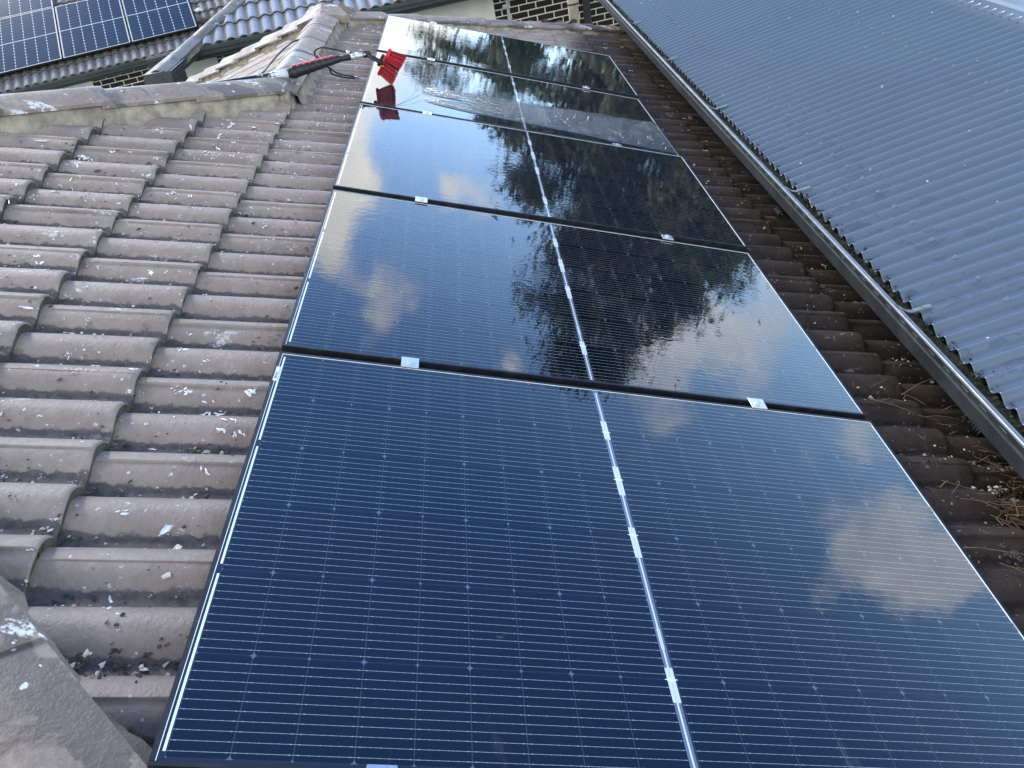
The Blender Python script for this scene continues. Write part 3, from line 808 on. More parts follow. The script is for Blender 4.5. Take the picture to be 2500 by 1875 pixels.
# dry leaves gathered above the eave
mb = MB()
for i in range(420):
    a_ = random.uniform(-4.6, .6); a_ = a_+abs(random.gauss(0, .5))*(1 if random.random() < .6 else 0); a_ = min(a_, .55)
    s_ = random.uniform(.30, .42) if a_ < .27 else random.uniform(.1, 1.9)
    P = Vector(tuple(O+h*a_-eu*s_+en*random.uniform(.03, .055))); r_ = random.uniform(.008, .022); q = random.uniform(0, 6.28)
    mb.add([P+Vector((math.cos(q)*r_, math.sin(q)*r_, 0)), P+Vector((math.cos(q+1.8)*r_*.5, math.sin(q+1.8)*r_*.5, r_*.5)), P-Vector((math.cos(q)*r_, math.sin(q)*r_, 0)), P+Vector((math.cos(q-1.8)*r_*.5, math.sin(q-1.8)*r_*.5, r_*.3))], [(0, 1, 2, 3)])
tag(mb.build('leaf_litter', LEAFD, None, recalc=False), 'dry leaves gathered on the grey tiles around the far solar panels', 'leaf litter', kind='stuff')
mb = MB(); P = Vector(tuple(O+h*.30-eu*.95+en*.10))
mb.tube([P, P+Vector((.10, -.02, .02))], .030, 8); mb.tube([P+Vector((.05, 0, .03)), P+Vector((.14, -.04, -.01))], .022, 8)
tag(mb.build('pipe_offcut', WHITEPIPE, None, smooth=True), 'short white pipe pieces on the grey tiles at the end of the far solar panels', 'pipe offcut')

# nearer blue tiled neighbour
hb, kb = frame(80)
hB, h2, k2, locB, eu_, en_, OB = neighbour(80, 'dark brick house with a pale blue tiled roof behind the far ridge caps', 10.1, -.598, 10.67, -1.35, 7.5, 23, 5, (-1.6, 30), .02,
      [(-1.40, -.915, -1.30, -.80, 0), (1.10, 2.78, -1.6, -.80, 0)],
      clips=[((-2.83, 9.97, 0), tuple(Vector((-.80, .60, 0)).normalized()))], bird=.12)
t23 = math.radians(23); Lr = 4.6*.34; pk = OB-eu_*(4*.34)
eb = k2*math.cos(t23)-UP*math.sin(t23); nb2 = k2*math.sin(t23)+UP*math.cos(t23)
tiles('roof_tiles', pk+eb*.0, eb, -h2, nb2, .34, 4, .34, -7.5, 26, hB, [TILEB, EDGE], nv=12, h=.030, pan=.045, lap=.0)
caps(tuple(pk+h2*-1.0+UP*.09), tuple(pk+h2*7.4+UP*.09), 18, hB, CAPG, MORTARG)
hip = [(-2.96, 8.82, -.575), (-2.83, 9.97, -.485), (-1.55, 11.75, .16)]
caps(hip[2], hip[1], 6, hB, CAPG, MORTARG, hw=.13, drop=.05, side_drop=.08, tilt=.004)
caps(hip[1], hip[0], 3, hB, CAPG, MORTARG, hw=.12, drop=.045, side_drop=.07, tilt=.002)
# short return of the gutter towards the camera
mb = MB(); prr = [(.012, -.012), (0, -.006), (.002, 0), (.014, 0), (.012, -.03), (.002, -.036), (.004, -.05), (.016, -.055), (.020, -.095), (.03, -.11), (.11, -.112), (.11, -.01)]
mb.sweep([(-x, 0, z) for x, z in prr], (-2.77, 8.68, -.60), (-2.77, 9.80, -.60)); mb.sweep([(-x-.002, 0, z+.002) for x, z in prr[4:]], (-2.77, 8.68, -.60), (-2.77, 9.80, -.60))
mb.add([(-2.77, 8.68, -.60), (-2.88, 8.68, -.60), (-2.88, 8.68, -.712), (-2.79, 8.68, -.712)], [(0, 1, 2, 3)])
mb.build('gutter', DARKGUT, hB)
mb = MB(); mb.box(-3.1, -2.89, 8.72, 9.9, -.74, -.60); mb.build('fascia', DARKGUT, hB)
mb = MB(); mb.box(-3.35, -3.05, 9.3, 9.9, GZ, -.74); mb.build('wall', DARKWALL, hB)
# pipes on the wall
mb = MB(); mb.tube([(2.955, 10.60, GZ), (2.955, 10.60, -.70)], .022, 10); locB('water_pipe', mb, WHITEPIPE)
mb = MB(); mb.tube([(2.90, 10.56, -.985), (2.955, 10.56, -.985)], .022, 10); mb.tube([(2.90, 10.53, -.985), (2.90, 10.56, -.985)], .028, 10); locB('tap', mb, WHITEPIPE)
mb = MB(); mb.tube([(4.05, 10.60, GZ), (4.05, 10.60, -.72)], .052, 14); locB('downpipe', mb, DARKGUT)

# ------------------------------------------------------------------ cleaning brush on its pole
def PF(u, v, n): return W(u, v, n)
brush = thing('cleaning_brush', 'red bristled water-fed brush held over the rinsed panel on a black telescopic pole', 'cleaning brush', tuple(W(.10, 3.87, 0)), world=True)
B_ = W(-.384, 3.78, .003); A_ = B_+(W(-.738, 3.60, -.079)-B_)*1.7          # carbon section
mb = MB(); mb.tube([A_, B_], .0215, 20); mb.build('pole', CARBON, brush, smooth=True)
d1 = (B_-A_).normalized()
lb = MB(); lb.tube([B_-d1*.115, B_-d1*.02], .0219, 20); lbl = lb.build('label_wrap', STICKER, brush, smooth=True)
mb = MB()
for i in range(46):
    q = B_-d1*random.uniform(.03, .19); a = random.uniform(-1.2, 1.9); up = Vector((0, 0, 1)); sd_ = d1.cross(up).normalized(); nn = sd_.cross(d1)
    c = q+(sd_*math.cos(a)+nn*math.sin(a))*.0222; s_ = random.uniform(.003, .008)
    e = Vector([random.uniform(-1, 1) for _ in range(3)])*s_; f_ = Vector([random.uniform(-1, 1) for _ in range(3)])*s_
    mb.add([c-e, c+f_, c+e, c-f_], [(0, 1, 2, 3)])
mb.build('peeling_label', STICKER, lbl, recalc=False)
# letters and red cross mark on the wrap
sd_ = d1.cross(Vector((0, 0, 1))).normalized(); nn = sd_.cross(d1)
camdir = (Vector((.669, -.667, 1.033))-B_).normalized(); fr_ = (camdir-d1*camdir.dot(d1)).normalized(); up_ = fr_.cross(d1)
if up_.z < 0: up_ = -up_
def glyph(mb, cx, strokes, s=.018):
    for (x0, y0, x1, y1) in strokes:
        a = Vector((x0, y0)); b_ = Vector((x1, y1)); t_ = (b_-a).normalized(); n_ = Vector((-t_.y, t_.x))*.14
        q = [a+n_, b_+n_, b_-n_, a-n_]
        mb.add([B_-d1*cx+d1*(p.x*s)+up_*((p.y-.1)*s)+fr_*math.sqrt(max(1e-6, .0226**2-((p.y-.1)*s)**2)) for p in q], [(0, 1, 2, 3)])
mb = MB(); glyph(mb, .112, [(0, 0, 0, 1)]); glyph(mb, .103, [(0, 0, 0, 1), (0, 1, .6, 1), (.6, 1, .6, 0), (.6, 0, 0, 0)]); glyph(mb, .088, [(0, 0, 0, 1), (0, 1, .6, 0), (.6, 0, .6, 1)])
mb.build('lettering', INK, lbl, recalc=False)
mb = MB(); glyph(mb, .070, [(0, 0, .9, 1), (0, 1, .9, 0)], .021); mb.build('red_mark', RED, lbl, recalc=False)
C_ = W(-.148, 3.86, .100)
mb = MB(); d2 = (C_-B_).normalized(); Lg = (C_-B_).length; pts = []; rs = []
for i in range(8):
    r_ = .031-.0016*i
    for t_, q in ((0.0, .96), (.08, 1.0), (.86, 1.0), (.95, .90), (.999, .88)):
        pts.append(B_+d2*(Lg*(i+t_)/8)); rs.append(r_*q)
mb.tube(pts, rs, 20); mb.build('telescopic_clamps', RUBBER, brush, smooth=True)
mb = MB(); mb.tube([B_-d2*.018, B_+d2*.004], .0270, 20); mb.build('collar', RUBBER, brush, smooth=True)
up2 = Vector((0, 0, 1)); up2 = (up2-d2*up2.dot(d2)).normalized()
for i in range(1, 8):
    q = B_+d2*(Lg*(i-.25)/8); r_ = .031-.0016*i
    mb = MB(); M = Matrix.Translation(q+up2*(r_+.002)) @ Matrix((tuple(d2)+(0,), tuple(d2.cross(up2))+(0,), tuple(up2)+(0,), (0, 0, 0, 1))).transposed()
    mb.box(-.013, .013, -.007, .007, -.004, .0045, M); mb.build('lever', RED, brush, bevel=.001)
D_ = W(-.085, 3.88, .113); H_ = W(-.012, 3.90, .138); N_ = W(.085, 3.86, .112)
mb = MB(); mb.tube([C_, D_], [.017, .0145], 16); mb.build('top_section', RUBBER, brush, smooth=True)
mb = MB(); mb.tube([D_, H_], .0125, 12); mb.tube([D_-(H_-D_)*.1, D_+(H_-D_)*.25], .0165, 12); mb.build('gooseneck', SILVER, brush, smooth=True)
ax = (N_-H_).cross(Vector(EN)).normalized()
mb = MB(); mb.tube([H_-ax*.020, H_+ax*.020], .0175, 16); hub = mb.build('hinge', RUBBER, brush, smooth=True)
mb = MB(); mb.tube([H_-ax*.0205, H_-ax*.024], .006, 10); mb.tube([H_+ax*.0205, H_+ax*.024], .006, 10); mb.build('hinge_bolt', SILVER, hub, smooth=True)
mb = MB()
for s_ in (-.013, .013): mb.tube([H_+ax*s_, N_+ax*s_], [.0085, .0075], 10)
mb.build('arm', RUBBER, brush, smooth=True)
mb = MB(); mb.tube([N_+ax*.006+W(0, 0, -.012)-(N_-H_)*.12, N_+ax*.006+W(.006, 0, -.012)], .004, 8); mb.tube([N_-ax*.006+W(0, 0, -.016)-(N_-H_)*.12, N_-ax*.006+W(.006, 0, -.016)], .004, 8); mb.build('jet_fittings', BRASS, brush, smooth=True)
# brush block: long plate, corners measured above the glass
T1 = W(.108, 3.84, .176); T2 = W(.068, 3.945, .050)
bx = (T2-T1); blen = bx.length; bx.normalize()
fwd = Vector(EU)*.86+Vector(EV)*-.05-Vector(EN)*.32; fwd = (fwd-bx*fwd.dot(bx)).normalized(); bz = bx.cross(fwd)
if bz.dot(Vector(EV)) > 0: bz = -bz
cen = (T1+T2)/2
Mb = Matrix.Translation(cen) @ Matrix((tuple(bx)+(0,), tuple(bz)+(0,), tuple(fwd)+(0,), (0, 0, 0, 1))).transposed()
mb = MB(); mb.box(-blen/2-.006, blen/2+.006, -.033, .033, -.010, .008, Mb); mb.build('brush_block', RED, brush, bevel=.006)
mb = MB(); mb.box(-.020, .020, -.030, .030, -.030, -.012, Mb); mb.build('socket', RUBBER, brush, bevel=.003)
mb = MB(); mbk = MB(); mbr = MB()
for i in range(1500):
    x = random.uniform(-1, 1); y = random.uniform(-1, 1)
    a = Mb @ Vector((x*(blen/2-.004), y*.028, .007))
    b_ = Mb @ Vector((x*(blen/2+.012), y*.040, .078+random.uniform(-.006, .004)+.010*abs(x)))
    (mbk if abs(x+.55) < .13 else (mbr if random.random() < .35 else mb)).tube([a, b_], [.0013, .0011], 4, cap=False)
br = mb.build('bristles', REDB, brush, recalc=False); mbk.build('dark_bristles', RUBBER, br, recalc=False); mbr.build('bright_bristles', m_simple('bright_bristle', (.55, .02, .03), .5, 0, .3, 100), br, recalc=False)
# hoses
def bez(pts, n=40):
    P = [Vector(p) for p in pts]; out = []
    for i in range(len(P)-1):
        p0, p1, p2, p3 = P[max(i-1, 0)], P[i], P[i+1], P[min(i+2, len(P)-1)]
        for t in np.linspace(0, 1, n//(len(P)-1)+1)[:-1]:
            out.append(.5*((2*p1)+(p2-p0)*t+(2*p0-5*p1+4*p2-p3)*t*t+(3*p1-p0-3*p2+p3)*t**3))
    return out+[P[-1]]
mb = MB()
mb.tube(bez([W(-.66, 3.85, -.125), W(-.579, 4.0, -.088), W(-.577, 4.3, -.094), W(-.549, 4.55, -.070), W(-.508, 4.72, -.052), W(-.469, 4.73, -.045), W(-.362, 4.5, -.033), W(-.287, 4.25, -.017), W(-.216, 4.05, -.016),
             W(-.21, 4.14, -.06), W(-.156, 4.15, -.068), W(-.115, 4.157, -.07), W(-.076, 4.193, -.07)], 90), .0050, 8)
h1 = mb.build('hose', RUBBER, brush, smooth=True)
mb = MB()
mb.tube(bez([W(-.03, 3.92, .118), W(-.091, 4.0, .106), W(-.121, 4.0, .104), W(-.192, 4.0, .108), W(-.261, 4.0, .106), W(-.298, 4.02, .078), W(-.291, 4.02, .05), W(-.258, 4.0, .03), W(-.211, 4.0, .006),
             W(-.19, 4.15, -.05), W(-.139, 4.191, -.068), W(-.078, 4.215, -.07)], 90), .0050, 8)
mb.build('hose', RUBBER, brush, smooth=True)
mb = MB(); mb.tube([W(-.086, 4.19, -.07), W(-.066, 4.20, -.07)], .0075, 10); mb.tube([W(-.128, 4.0, .104), W(-.108, 4.0, .105)], .011, 10); mb.tube([W(-.052, 3.96, .113), W(-.072, 3.97, .111)], .011, 10)
mb.build('hose_fittings', SILVER, brush, smooth=True)

# ------------------------------------------------------------------ rinse water
def m_water():
    m, b = mat('running_water'); nt = m.node_tree; nt.nodes.remove(b); out = nt.nodes['Material Output']
    v = coords()
    g = nt.nodes.new('ShaderNodeBsdfGlossy'); g.inputs['Roughness'].default_value = .03
    t = nt.nodes.new('ShaderNodeBsdfTransparent'); fr = nt.nodes.new('ShaderNodeFresnel'); fr.inputs[0].default_value = 1.33
    d = nt.nodes.new('ShaderNodeBsdfDiffuse'); d.inputs[0].default_value = (.5, .54, .58, 1)
    e = attr('edge')
    h = noise(coords(scale=(.7, 1.9, 1)), 22, 5, .65, 1.6); h2 = noise(v, 90, 3)
    n = nt.nodes.new('ShaderNodeBump'); n.inputs['Strength'].default_value = 1; n.inputs['Distance'].default_value = 1
    L(h*.020*e+h2*.0012*e, n.inputs['Height'])
    for q in (g, fr, d): nt.links.new(n.outputs[0], q.inputs['Normal'])
    m1 = nt.nodes.new('ShaderNodeMixShader'); m2 = nt.nodes.new('ShaderNodeMixShader'); m3 = nt.nodes.new('ShaderNodeMixShader')
    L((X(fr.outputs[0])*1.1+.10).clamp(), m1.inputs[0]); nt.links.new(t.outputs[0], m1.inputs[1]); nt.links.new(g.outputs[0], m1.inputs[2])
    L(h.step(.50, .66)*.34, m3.inputs[0]); nt.links.new(m1.outputs[0], m3.inputs[1]); nt.links.new(d.outputs[0], m3.inputs[2])
    L(e.step(.02, .35), m2.inputs[0]); nt.links.new(t.outputs[0], m2.inputs[1]); nt.links.new(m3.outputs[0], m2.inputs[2])
    nt.links.new(m2.outputs[0], out.inputs[0]); return m
WATER = m_water()
up_c = [(.290, 3.972), (.412, 4.014), (.681, 4.050), (.907, 4.035), (1.193, 4.068), (1.367, 4.085), (1.545, 4.100), (1.711, 4.10)]
lo_c = [(.290, 3.700), (.414, 3.655), (.538, 3.625), (.663, 3.612), (.926, 3.590), (1.213, 3.560), (1.33, 3.530), (1.711, 3.505)]
us = np.linspace(.290, 1.711, 150); vv_ = np.linspace(0, 1, 44)
uc = np.interp(us, *zip(*up_c)); lc = np.interp(us, *zip(*lo_c))
UU, TT = np.meshgrid(us, vv_, indexing='ij'); VV2 = lc[:, None]+(uc-lc)[:, None]*TT
gapw = np.clip((.56-UU)/.27, 0, 1)                            # two streams joining
mid_ = np.exp(-((VV2-3.80-.1*(UU-.3))/(.001+.095*gapw))**2)*(gapw > 0)
edge = np.clip(np.minimum(TT, 1-TT)/.16, 0, 1)*(1-mid_)*np.clip((UU-.288)/.02, 0, 1)
tip = np.clip((UU-.29)/.10, 0.25, 1)
NN = .0001+.0022*edge**.5*tip*(.5+.5*np.abs(np.sin(UU*41+np.sin(VV2*38)*2)*np.sin(VV2*57+UU*13)))
P = np.stack([UU, VV2-3*(PH+GAP), NN], -1).reshape(-1, 3); idx = np.arange(150*44).reshape(150, 44)
F = np.stack([idx[:-1, :-1], idx[1:, :-1], idx[1:, 1:], idx[:-1, 1:]], -1).reshape(-1, 4)
wo = np_mesh('water_film', P, F, WATER, None, True, dict(edge=(edge*tip).ravel()))
wo.matrix_world = panels[3].matrix_world.copy()
tag(wo, 'sheet of rinse water running down the glass of the wet panel below the red brush', 'water')
mb = MB()
for (a, b_) in (((.153, 3.825, .100), (.294, 3.970, 0.001)), ((.153, 3.80, .080), (.300, 3.86, .001)), ((.150, 3.79, .07), (.31, 3.72, .001)), ((.153, 3.83, .09), (.34, 3.95, .001))):
    p = [Vector(a)+(Vector(b_)-Vector(a))*t+Vector((0, 0, .012*math.sin(math.pi*t))) for t in np.linspace(0, 1, 12)]
    mb.tube([W(*q) for q in p], [.0011+.0004*math.sin(i*5) for i in range(12)], 6)
m, b = mat('water_jet'); b.inputs['Base Color'].default_value = (.75, .8, .85, 1); b.inputs['Roughness'].default_value = .05; b.inputs['Alpha'].default_value = .38
tag(mb.build('water_jets', m, None, smooth=True), 'thin jets of water spraying from the red brush onto the panel', 'water jets', kind='stuff')

# ------------------------------------------------------------------ debris, feathers, twigs
def surf(u, v):
    """height n of the tiled face at (u, v)"""
    k = math.ceil((u-(-.335))/.34); fr = 1-((-.335+k*.34)-u)/.34
    return NP+float(prof(np.array([v-V0]))[0])+.031*fr+.003
DEB = [m_simple('debris_dark', (.035, .030, .026), .9, 0, .5, 60, .8, 200), m_simple('debris_pale', (.50, .47, .41), .85, 0, .3, 60, .8, 200), m_simple('debris_tan', (.30, .22, .13), .85, 0, .4, 60, .8, 200)]
def lump(mb, c, r, mi):
    """small irregular pebble or dropping"""
    a = [Vector((random.gauss(0, 1), random.gauss(0, 1), random.gauss(0, 1))).normalized() for _ in range(9)]
    bm = bmesh.new()
    for q in a: bm.verts.new(c+Vector((q.x*r*random.uniform(.6, 1.2), q.y*r*random.uniform(.6, 1.2), abs(q.z)*r*.6)))
    bmesh.ops.convex_hull(bm, input=bm.verts); bm.verts.ensure_lookup_table(); bm.verts.index_update()
    mb.add([v.co.copy() for v in bm.verts], [tuple(v.index for v in f.verts) for f in bm.faces], mi); bm.free()
mb = MB()
def pan_v(v): return round((v-V0)/.15)*.15+V0
n_ = 0
while n_ < 2700:
    u = random.uniform(-1.3, 2.35); v = random.uniform(-.2, 7.6)
    if -.02 < u < 1.70 and -.02 < v < 5.9: continue
    if v < HA(u*C20)+.16 or v > HF(u*C20)-.25 or (u*C20 < XR+.2 and v > HB(u*C20)-.3): continue
    v = pan_v(v)+random.gauss(0, .020) if random.random() < .85 else v
    if random.random() < .35: v += random.uniform(0, .03)
    r_ = random.choice((.0022, .003, .004, .006)) if random.random() < .93 else random.uniform(.007, .013)
    mi = random.choices((0, 1, 2), (.70, .20, .10))[0]
    if u > 1.7 and mi == 1 and random.random() < .6: mi = 0
    cl = random.choice((1, 1, 1, 3))
    for q in range(cl):
        uu_, vv3 = u+random.gauss(0, .007*cl), v+random.gauss(0, .004*cl)
        lump(mb, W(uu_, vv3, surf(uu_, vv3)), r_, mi)
    n_ += 1
for q in range(900):
    u = random.uniform(1.80, 2.34); v = pan_v(random.uniform(.1, 7.0))+random.gauss(0, .016); lump(mb, W(u, v, surf(u, v)), random.uniform(.002, .006), 0 if random.random() < .9 else 2)
for (u, v, nn_, spread) in ((-.107, .80, 26, .035), (-.12, .265, 46, .05), (-.35, .55, 12, .03), (2.16, 3.04, 60, .05), (2.12, 1.02, 90, .07), (2.16, 1.20, 80, .08), (2.1, .78, 70, .07), (2.25, 1.7, 60, .08), (1.95, 1.40, 40, .06), (2.2, 2.2, 50, .08)):
    for q in range(nn_):
        uu_, vv3 = u+random.gauss(0, spread), pan_v(v)+random.gauss(0, spread*.35)
        lump(mb, W(uu_, vv3, surf(uu_, vv3)), random.uniform(.003, .010), random.choices((0, 1, 2), (.65, .22, .13))[0])
tag(mb.build('roof_debris', DEB, None, recalc=False), 'dark and pale crumbs of dirt, shell and dried droppings lying in the tile pans', 'debris', kind='stuff')
# thick white bird droppings on the tiles, splashed and run
mb = MB()
def splat(u, v, r_, run=0.0, az=0.0):
    for q in range(random.randint(3, 7)):
        cu, cv = u+random.gauss(0, r_*.9)+run*random.random()*math.cos(az), v+random.gauss(0, r_*.45)+run*random.random()*math.sin(az)
        rr_ = r_*random.uniform(.15, .75); n = 9; el = random.uniform(1, 2.2); a0 = az+random.gauss(0, .6)
        pts = []
        for i in range(n):
            a = 2*math.pi*i/n; k = rr_*random.uniform(.55, 1.25)
            du, dv = k*el*math.cos(a), k*.6*math.sin(a)
            pu, pv = cu+du*math.cos(a0)-dv*math.sin(a0), cv+du*math.sin(a0)+dv*math.cos(a0)
            pts.append(W(pu, pv, surf(pu, pv)-.0022))
        c = W(cu, cv, surf(cu, cv)-.0005)
        hs_ = [surf(cu+a_, cv) for a_ in (-rr_*2, rr_*2)]
        if abs(hs_[0]-hs_[1]) > .012: continue
        mb.add([c]+pts, [(0, 1+i, 1+(i+1) % n) for i in range(n)])
for (u, v, r_, run, az) in ((-.15, .98, .012, .04, .3), (-.09, .93, .012, .03, -.6), (-.20, .40, .014, .05, -1.0), (-.26, .41, .008, .02, -1.2), (-.10, 1.75, .010, .03, -1.1), (-.28, 1.22, .008, .02, .2), (-.22, 1.03, .006, .01, 0),
                            (-.05, 1.40, .008, .03, -.7), (-.46, 1.10, .008, .02, .1), (-.48, 1.62, .008, .01, .4), (-.60, .92, .008, .02, .6), (-.75, 1.45, .006, .02, .4), (-.33, 2.0, .008, .02, 1.1)):
    splat(u, v, r_, run, az)
k_ = 0
while k_ < 760:
    u = random.uniform(-1.3, 2.3); v = random.uniform(.2, 7.4)
    if u > -.05 and random.random() > .10: continue
    if random.random() > .25+.75*min(1, max(0, (v-1.5)/2.0)): continue
    if -.02 < u < 1.70 and -.02 < v < 5.85: continue
    if v < HA(u*C20)+.2 or v > HF(u*C20)-.25 or (u*C20 < XR+.2 and v > HB(u*C20)-.3): continue
    splat(u, v, random.choice((.002, .0025, .003, .004, .005, .006, .009)), random.choice((0, .01, .03)), random.uniform(-1.2, .6)); k_ += 1
tag(mb.build('bird_droppings', m_simple('dropping_white', (.74, .76, .75), .7, 0, .22, 60, .4, 150), None, recalc=False), 'white bird droppings splashed over the brown tiles', 'droppings', kind='stuff')
# twigs
mb = MB()
for (u, v, nn_, sp) in ((2.20, 1.07, 26, .09), (2.07, .84, 26, .08), (1.93, .90, 8, .10), (2.28, 1.35, 14, .10), (2.02, 1.28, 7, .10), (2.0, .60, 8, .08), (2.2, .5, 12, .1)):
    for q in range(nn_):
        c = W(u+random.gauss(0, sp*.6), v+random.gauss(0, sp*.5), -.085+random.uniform(0, .025)); a = random.uniform(-.6, .9); ln = random.uniform(.04, .16)
        d_ = Vector(EU)*math.cos(a)+Vector(EV)*math.sin(a)+Vector(EN)*random.uniform(-.12, .12); bend = Vector((random.gauss(0, .012), random.gauss(0, .012), random.gauss(0, .006)))
        mb.tube([c-d_*ln*.5, c-d_*ln*.15+bend, c+d_*ln*.2+bend*.8, c+d_*ln*.5], [.0013, .0012, .001, .0006], 5)
for (p, q, c) in (((1.99, 1.40, -.06), (2.30, 1.55, -.03), .02), ((1.92, .99, -.085), (2.15, .86, -.08), .01), ((2.02, 1.52, -.07), (1.90, 1.44, -.07), .0), ((1.75, .70, -.08), (2.1, .66, -.075), .02)):
    a = W(*p); b_ = W(*q); mb.tube([a, a.lerp(b_, .33)+Vector((0, c, .004)), a.lerp(b_, .66)+Vector((0, c, .006)), b_], [.0016, .0015, .0013, .001], 5)
tag(mb.build('twigs', TWIG, None, recalc=False), 'tangle of dry twigs caught on the dark tiles below the gutter', 'twigs', kind='stuff')
# pale crumbly clod
mb = MB()
for i in range(46): lump(mb, W(2.098+random.gauss(0, .013), .972+random.gauss(0, .008), -.092+random.uniform(-.005, .010)), random.uniform(.003, .008), random.choice((1, 2, 2, 0)))
tag(mb.build('clod', DEB, None, recalc=False), 'pale crumbly clod lying among the twigs by the lower right edge', 'clod')
# black cable clip bundles on the dark tiles
def clip_bundle(u, v, lab):
    t = thing('cable_clip', lab, 'cable clip', W(u, v, surf(u, v)), 'cable clips on the tiles under the gutter'); t.rotation_euler = RM.to_euler()
    m1 = MB()
    for i in range(5):
        yy = -.03+i*.014; m1.tube([(-.030, yy, .0), (-.026, yy+.002, .026), (-.006, yy+.004, .040), (.018, yy+.003, .034), (.034, yy+.001, .010)], .0042, 8)
    m1.build('coil', RUBBER, t, smooth=True)
    m2 = MB(); m2.box(-.018, .0, -.040, .040, .026, .036); m2.box(.012, .024, -.036, .036, .020, .030); m2.box(-.03, -.022, -.02, .012, .006, .022); m2.build('saddle', FRAME, t, bevel=.002)
    m3 = MB(); m3.box(-.008, .008, .0385, .0415, .0, .036); m3.build('face_plate', SILVER, t, bevel=.001)
clip_bundle(2.165, 3.03, 'black plastic clip on the tiles under the middle of the gutter')
clip_bundle(2.155, 4.72, 'black plastic clip on the tiles below the third gutter strap')
clip_bundle(2.30, 8.00, 'black plastic clip on the tiles at the far end of the gutter')
clip_bundle(2.25, 1.30, 'black plastic clip under the near gutter, half buried in twigs')
# feathers
def feather(u, v, az, ln, lab, curl=.25, nn_=None):
    mb = MB(); n = 26; c = W(u, v, (surf(u, v) if nn_ is None else nn_)+.006)
    dx = Vector(EU)*math.cos(az)+Vector(EV)*math.sin(az); dy = Vector(EN).cross(dx); up = Vector(EN)
    ax_ = [c+dx*(ln*(t-.5))+up*(curl*ln*(t-.5)**2*1.2+.002)+dy*(ln*.08*math.sin(t*2.6)) for t in np.linspace(0, 1, n)]
    mb.tube(ax_, [.0009*(1-.8*i/n)+.0002 for i in range(n)], 5)
    for i in range(3, n-1):
        t = i/(n-1); wd = ln*.17*math.sin(math.pi*min(1, (t-.08)/.92))**.6
        for sg in (-1, 1):
            for j in range(3):
                q = ax_[i]+dx*(ln/n*j/3); e = q+dy*sg*wd*random.uniform(.72, 1.05)+dx*wd*.55+up*random.uniform(0, .0035)
                s_ = dx*.0009; mb.add([q-s_, q+s_, e+s_*.4, e-s_*.4], [(0, 1, 2, 3)])
    tag(mb.build('feather', FEATHER, None, recalc=False), lab, 'feather', 'white feathers lying on the tiles')
feather(-.128, .556, 1.15, .055, 'upright fluffy white feather on the tile pan just left of the nearest solar panel', .5)
feather(-.705, 1.312, -.2, .040, 'small curled white feather in a tile pan near the left edge of the photo')
feather(2.085, 4.755, -.75, .065, 'long thin curved feather on the dark tiles beside the rinsed panel', .3)
feather(-1.138, 2.52, .2, .045, 'pale feather at the foot of the mortar under the left ridge caps')
feather(-.49, 1.60, .1, .030, 'tiny white feather lying on a brown tile in the middle of the left roof')

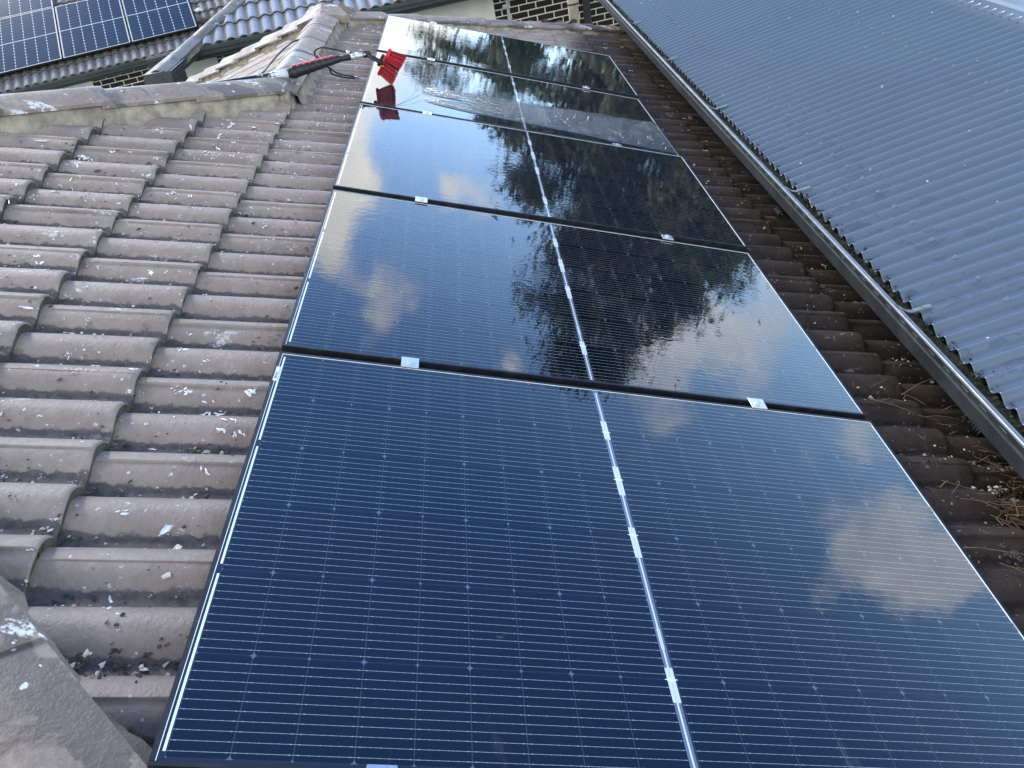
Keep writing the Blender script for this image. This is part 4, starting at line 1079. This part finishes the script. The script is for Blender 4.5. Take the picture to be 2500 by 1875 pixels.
# ------------------------------------------------------------------ trees reflected in the panels
def tree(name, label, base, h_, r_, m, n_leaf, shape='cone', seed=1, trunk_r=.22, leaf=.16):
    rr = random.Random(seed); t = thing(name, label, 'tree', base, 'trees mirrored in the solar panels')
    mb = MB(); pts = [(rr.gauss(0, .008)*i, rr.gauss(0, .008)*i, h_*.90*i/7) for i in range(8)]
    mb.tube(pts, [trunk_r*(1-.12*i)+.01 for i in range(8)], 10)
    limbs = []
    for i in range(64):
        z = h_*rr.uniform(.12, .95); a = rr.uniform(0, 6.28); f = z/h_
        R_ = r_*((1-f)**.55 if shape == 'cone' else (max(.0, 1-((f-.48)/.56)**2))**.5 if shape == 'egg' else math.sin(math.pi*min(1, max(.05, f))**.8)**.6)*rr.uniform(.65, 1.1)
        e = Vector((math.cos(a)*R_, math.sin(a)*R_, z+R_*rr.uniform(-.15, .45))); s_ = Vector((0, 0, z-R_*.1))
        mb.tube([s_, s_.lerp(e, .5)+Vector((0, 0, R_*.06)), e], [trunk_r*.3*(1-f)+.02, .03, .012], 5); limbs.append((s_, e, R_))
    mb.build('trunk', BARK, t, smooth=True, recalc=False)
    V = []; F = []
    tot_ = sum(l[2] for l in limbs)
    for s_, e, R_ in limbs:
        nclump = max(2, int(5*R_/r_))
        for c in range(nclump):
            q = s_.lerp(e, rr.uniform(.35, 1.08)); cr = r_*rr.uniform(.13, .30)
            for i in range(int(n_leaf*R_/tot_/nclump)):
                p = q+Vector((rr.gauss(0, 1), rr.gauss(0, 1), rr.gauss(0, .75)))*cr*.62
                a = Vector((rr.gauss(0, 1), rr.gauss(0, 1), rr.gauss(0, 1))).normalized()*leaf*rr.uniform(.5, 1.2); b_ = a.orthogonal().normalized()*leaf*rr.uniform(.25, .5)
                k = len(V); V += [tuple(p-a), tuple(p+b_), tuple(p+a), tuple(p-b_)]; F.append((k, k+1, k+2, k+3))
    me = bpy.data.meshes.new('crown'); me.from_pydata(V, [], F); link('crown', me, m, t)
    return t
def pol(az, d, z=GZ): a = math.radians(az); return (.67+math.sin(a)*d, -.67+math.cos(a)*d, z)
tree('conifer_tree', 'tall dark conifer mirrored across the middle of the panel row', pol(22.8, 17), 10.3, 1.95, LEAF, 64000, 'egg', 11, .26, .12)
tree('conifer_tree', 'dark conifer mirrored at the right of the middle panels', pol(24.2, 19.5), 7.6, 2.0, LEAF, 32000, 'egg', 8, .24, .15)
tree('conifer_tree', 'dark conifer mirrored along the centre of the rinsed panel', pol(15.2, 20), 8.5, 2.2, LEAF, 34000, 'egg', 5, .26, .15)
tree('broadleaf_tree', 'green bushy tree mirrored in the far half of the row', pol(16.5, 23), 7.6, 3.0, LEAF2, 14000, 'dome', 6, .26, .17)
tree('broadleaf_tree', 'small round tree mirrored near the left end of the farthest panel', pol(4.4, 30), 9.6, 1.5, LEAF2, 9000, 'egg', 7, .12, .13)
tree('broadleaf_tree', 'green tree mirrored left of the centre ribbon of the farthest panel', pol(9.2, 26), 8.9, 2.0, LEAF2, 14000, 'egg', 12, .16, .15)

# ------------------------------------------------------------------ ground
mb = MB(); mb.add([(-900, -900, GZ), (900, -900, GZ), (900, 900, GZ), (-900, 900, GZ)], [(0, 1, 2, 3)]); tag(mb.build('ground', GRASS), kind='structure')
mb = MB(); mb.add([(-9, 8.2, GZ+.01), (9, 8.2, GZ+.01), (9, 15.5, GZ+.01), (-9, 15.5, GZ+.01)], [(0, 1, 2, 3)]); tag(mb.build('path', m_simple('concrete', (.26, .25, .23), .9, 0, .2, 4), None), kind='structure')
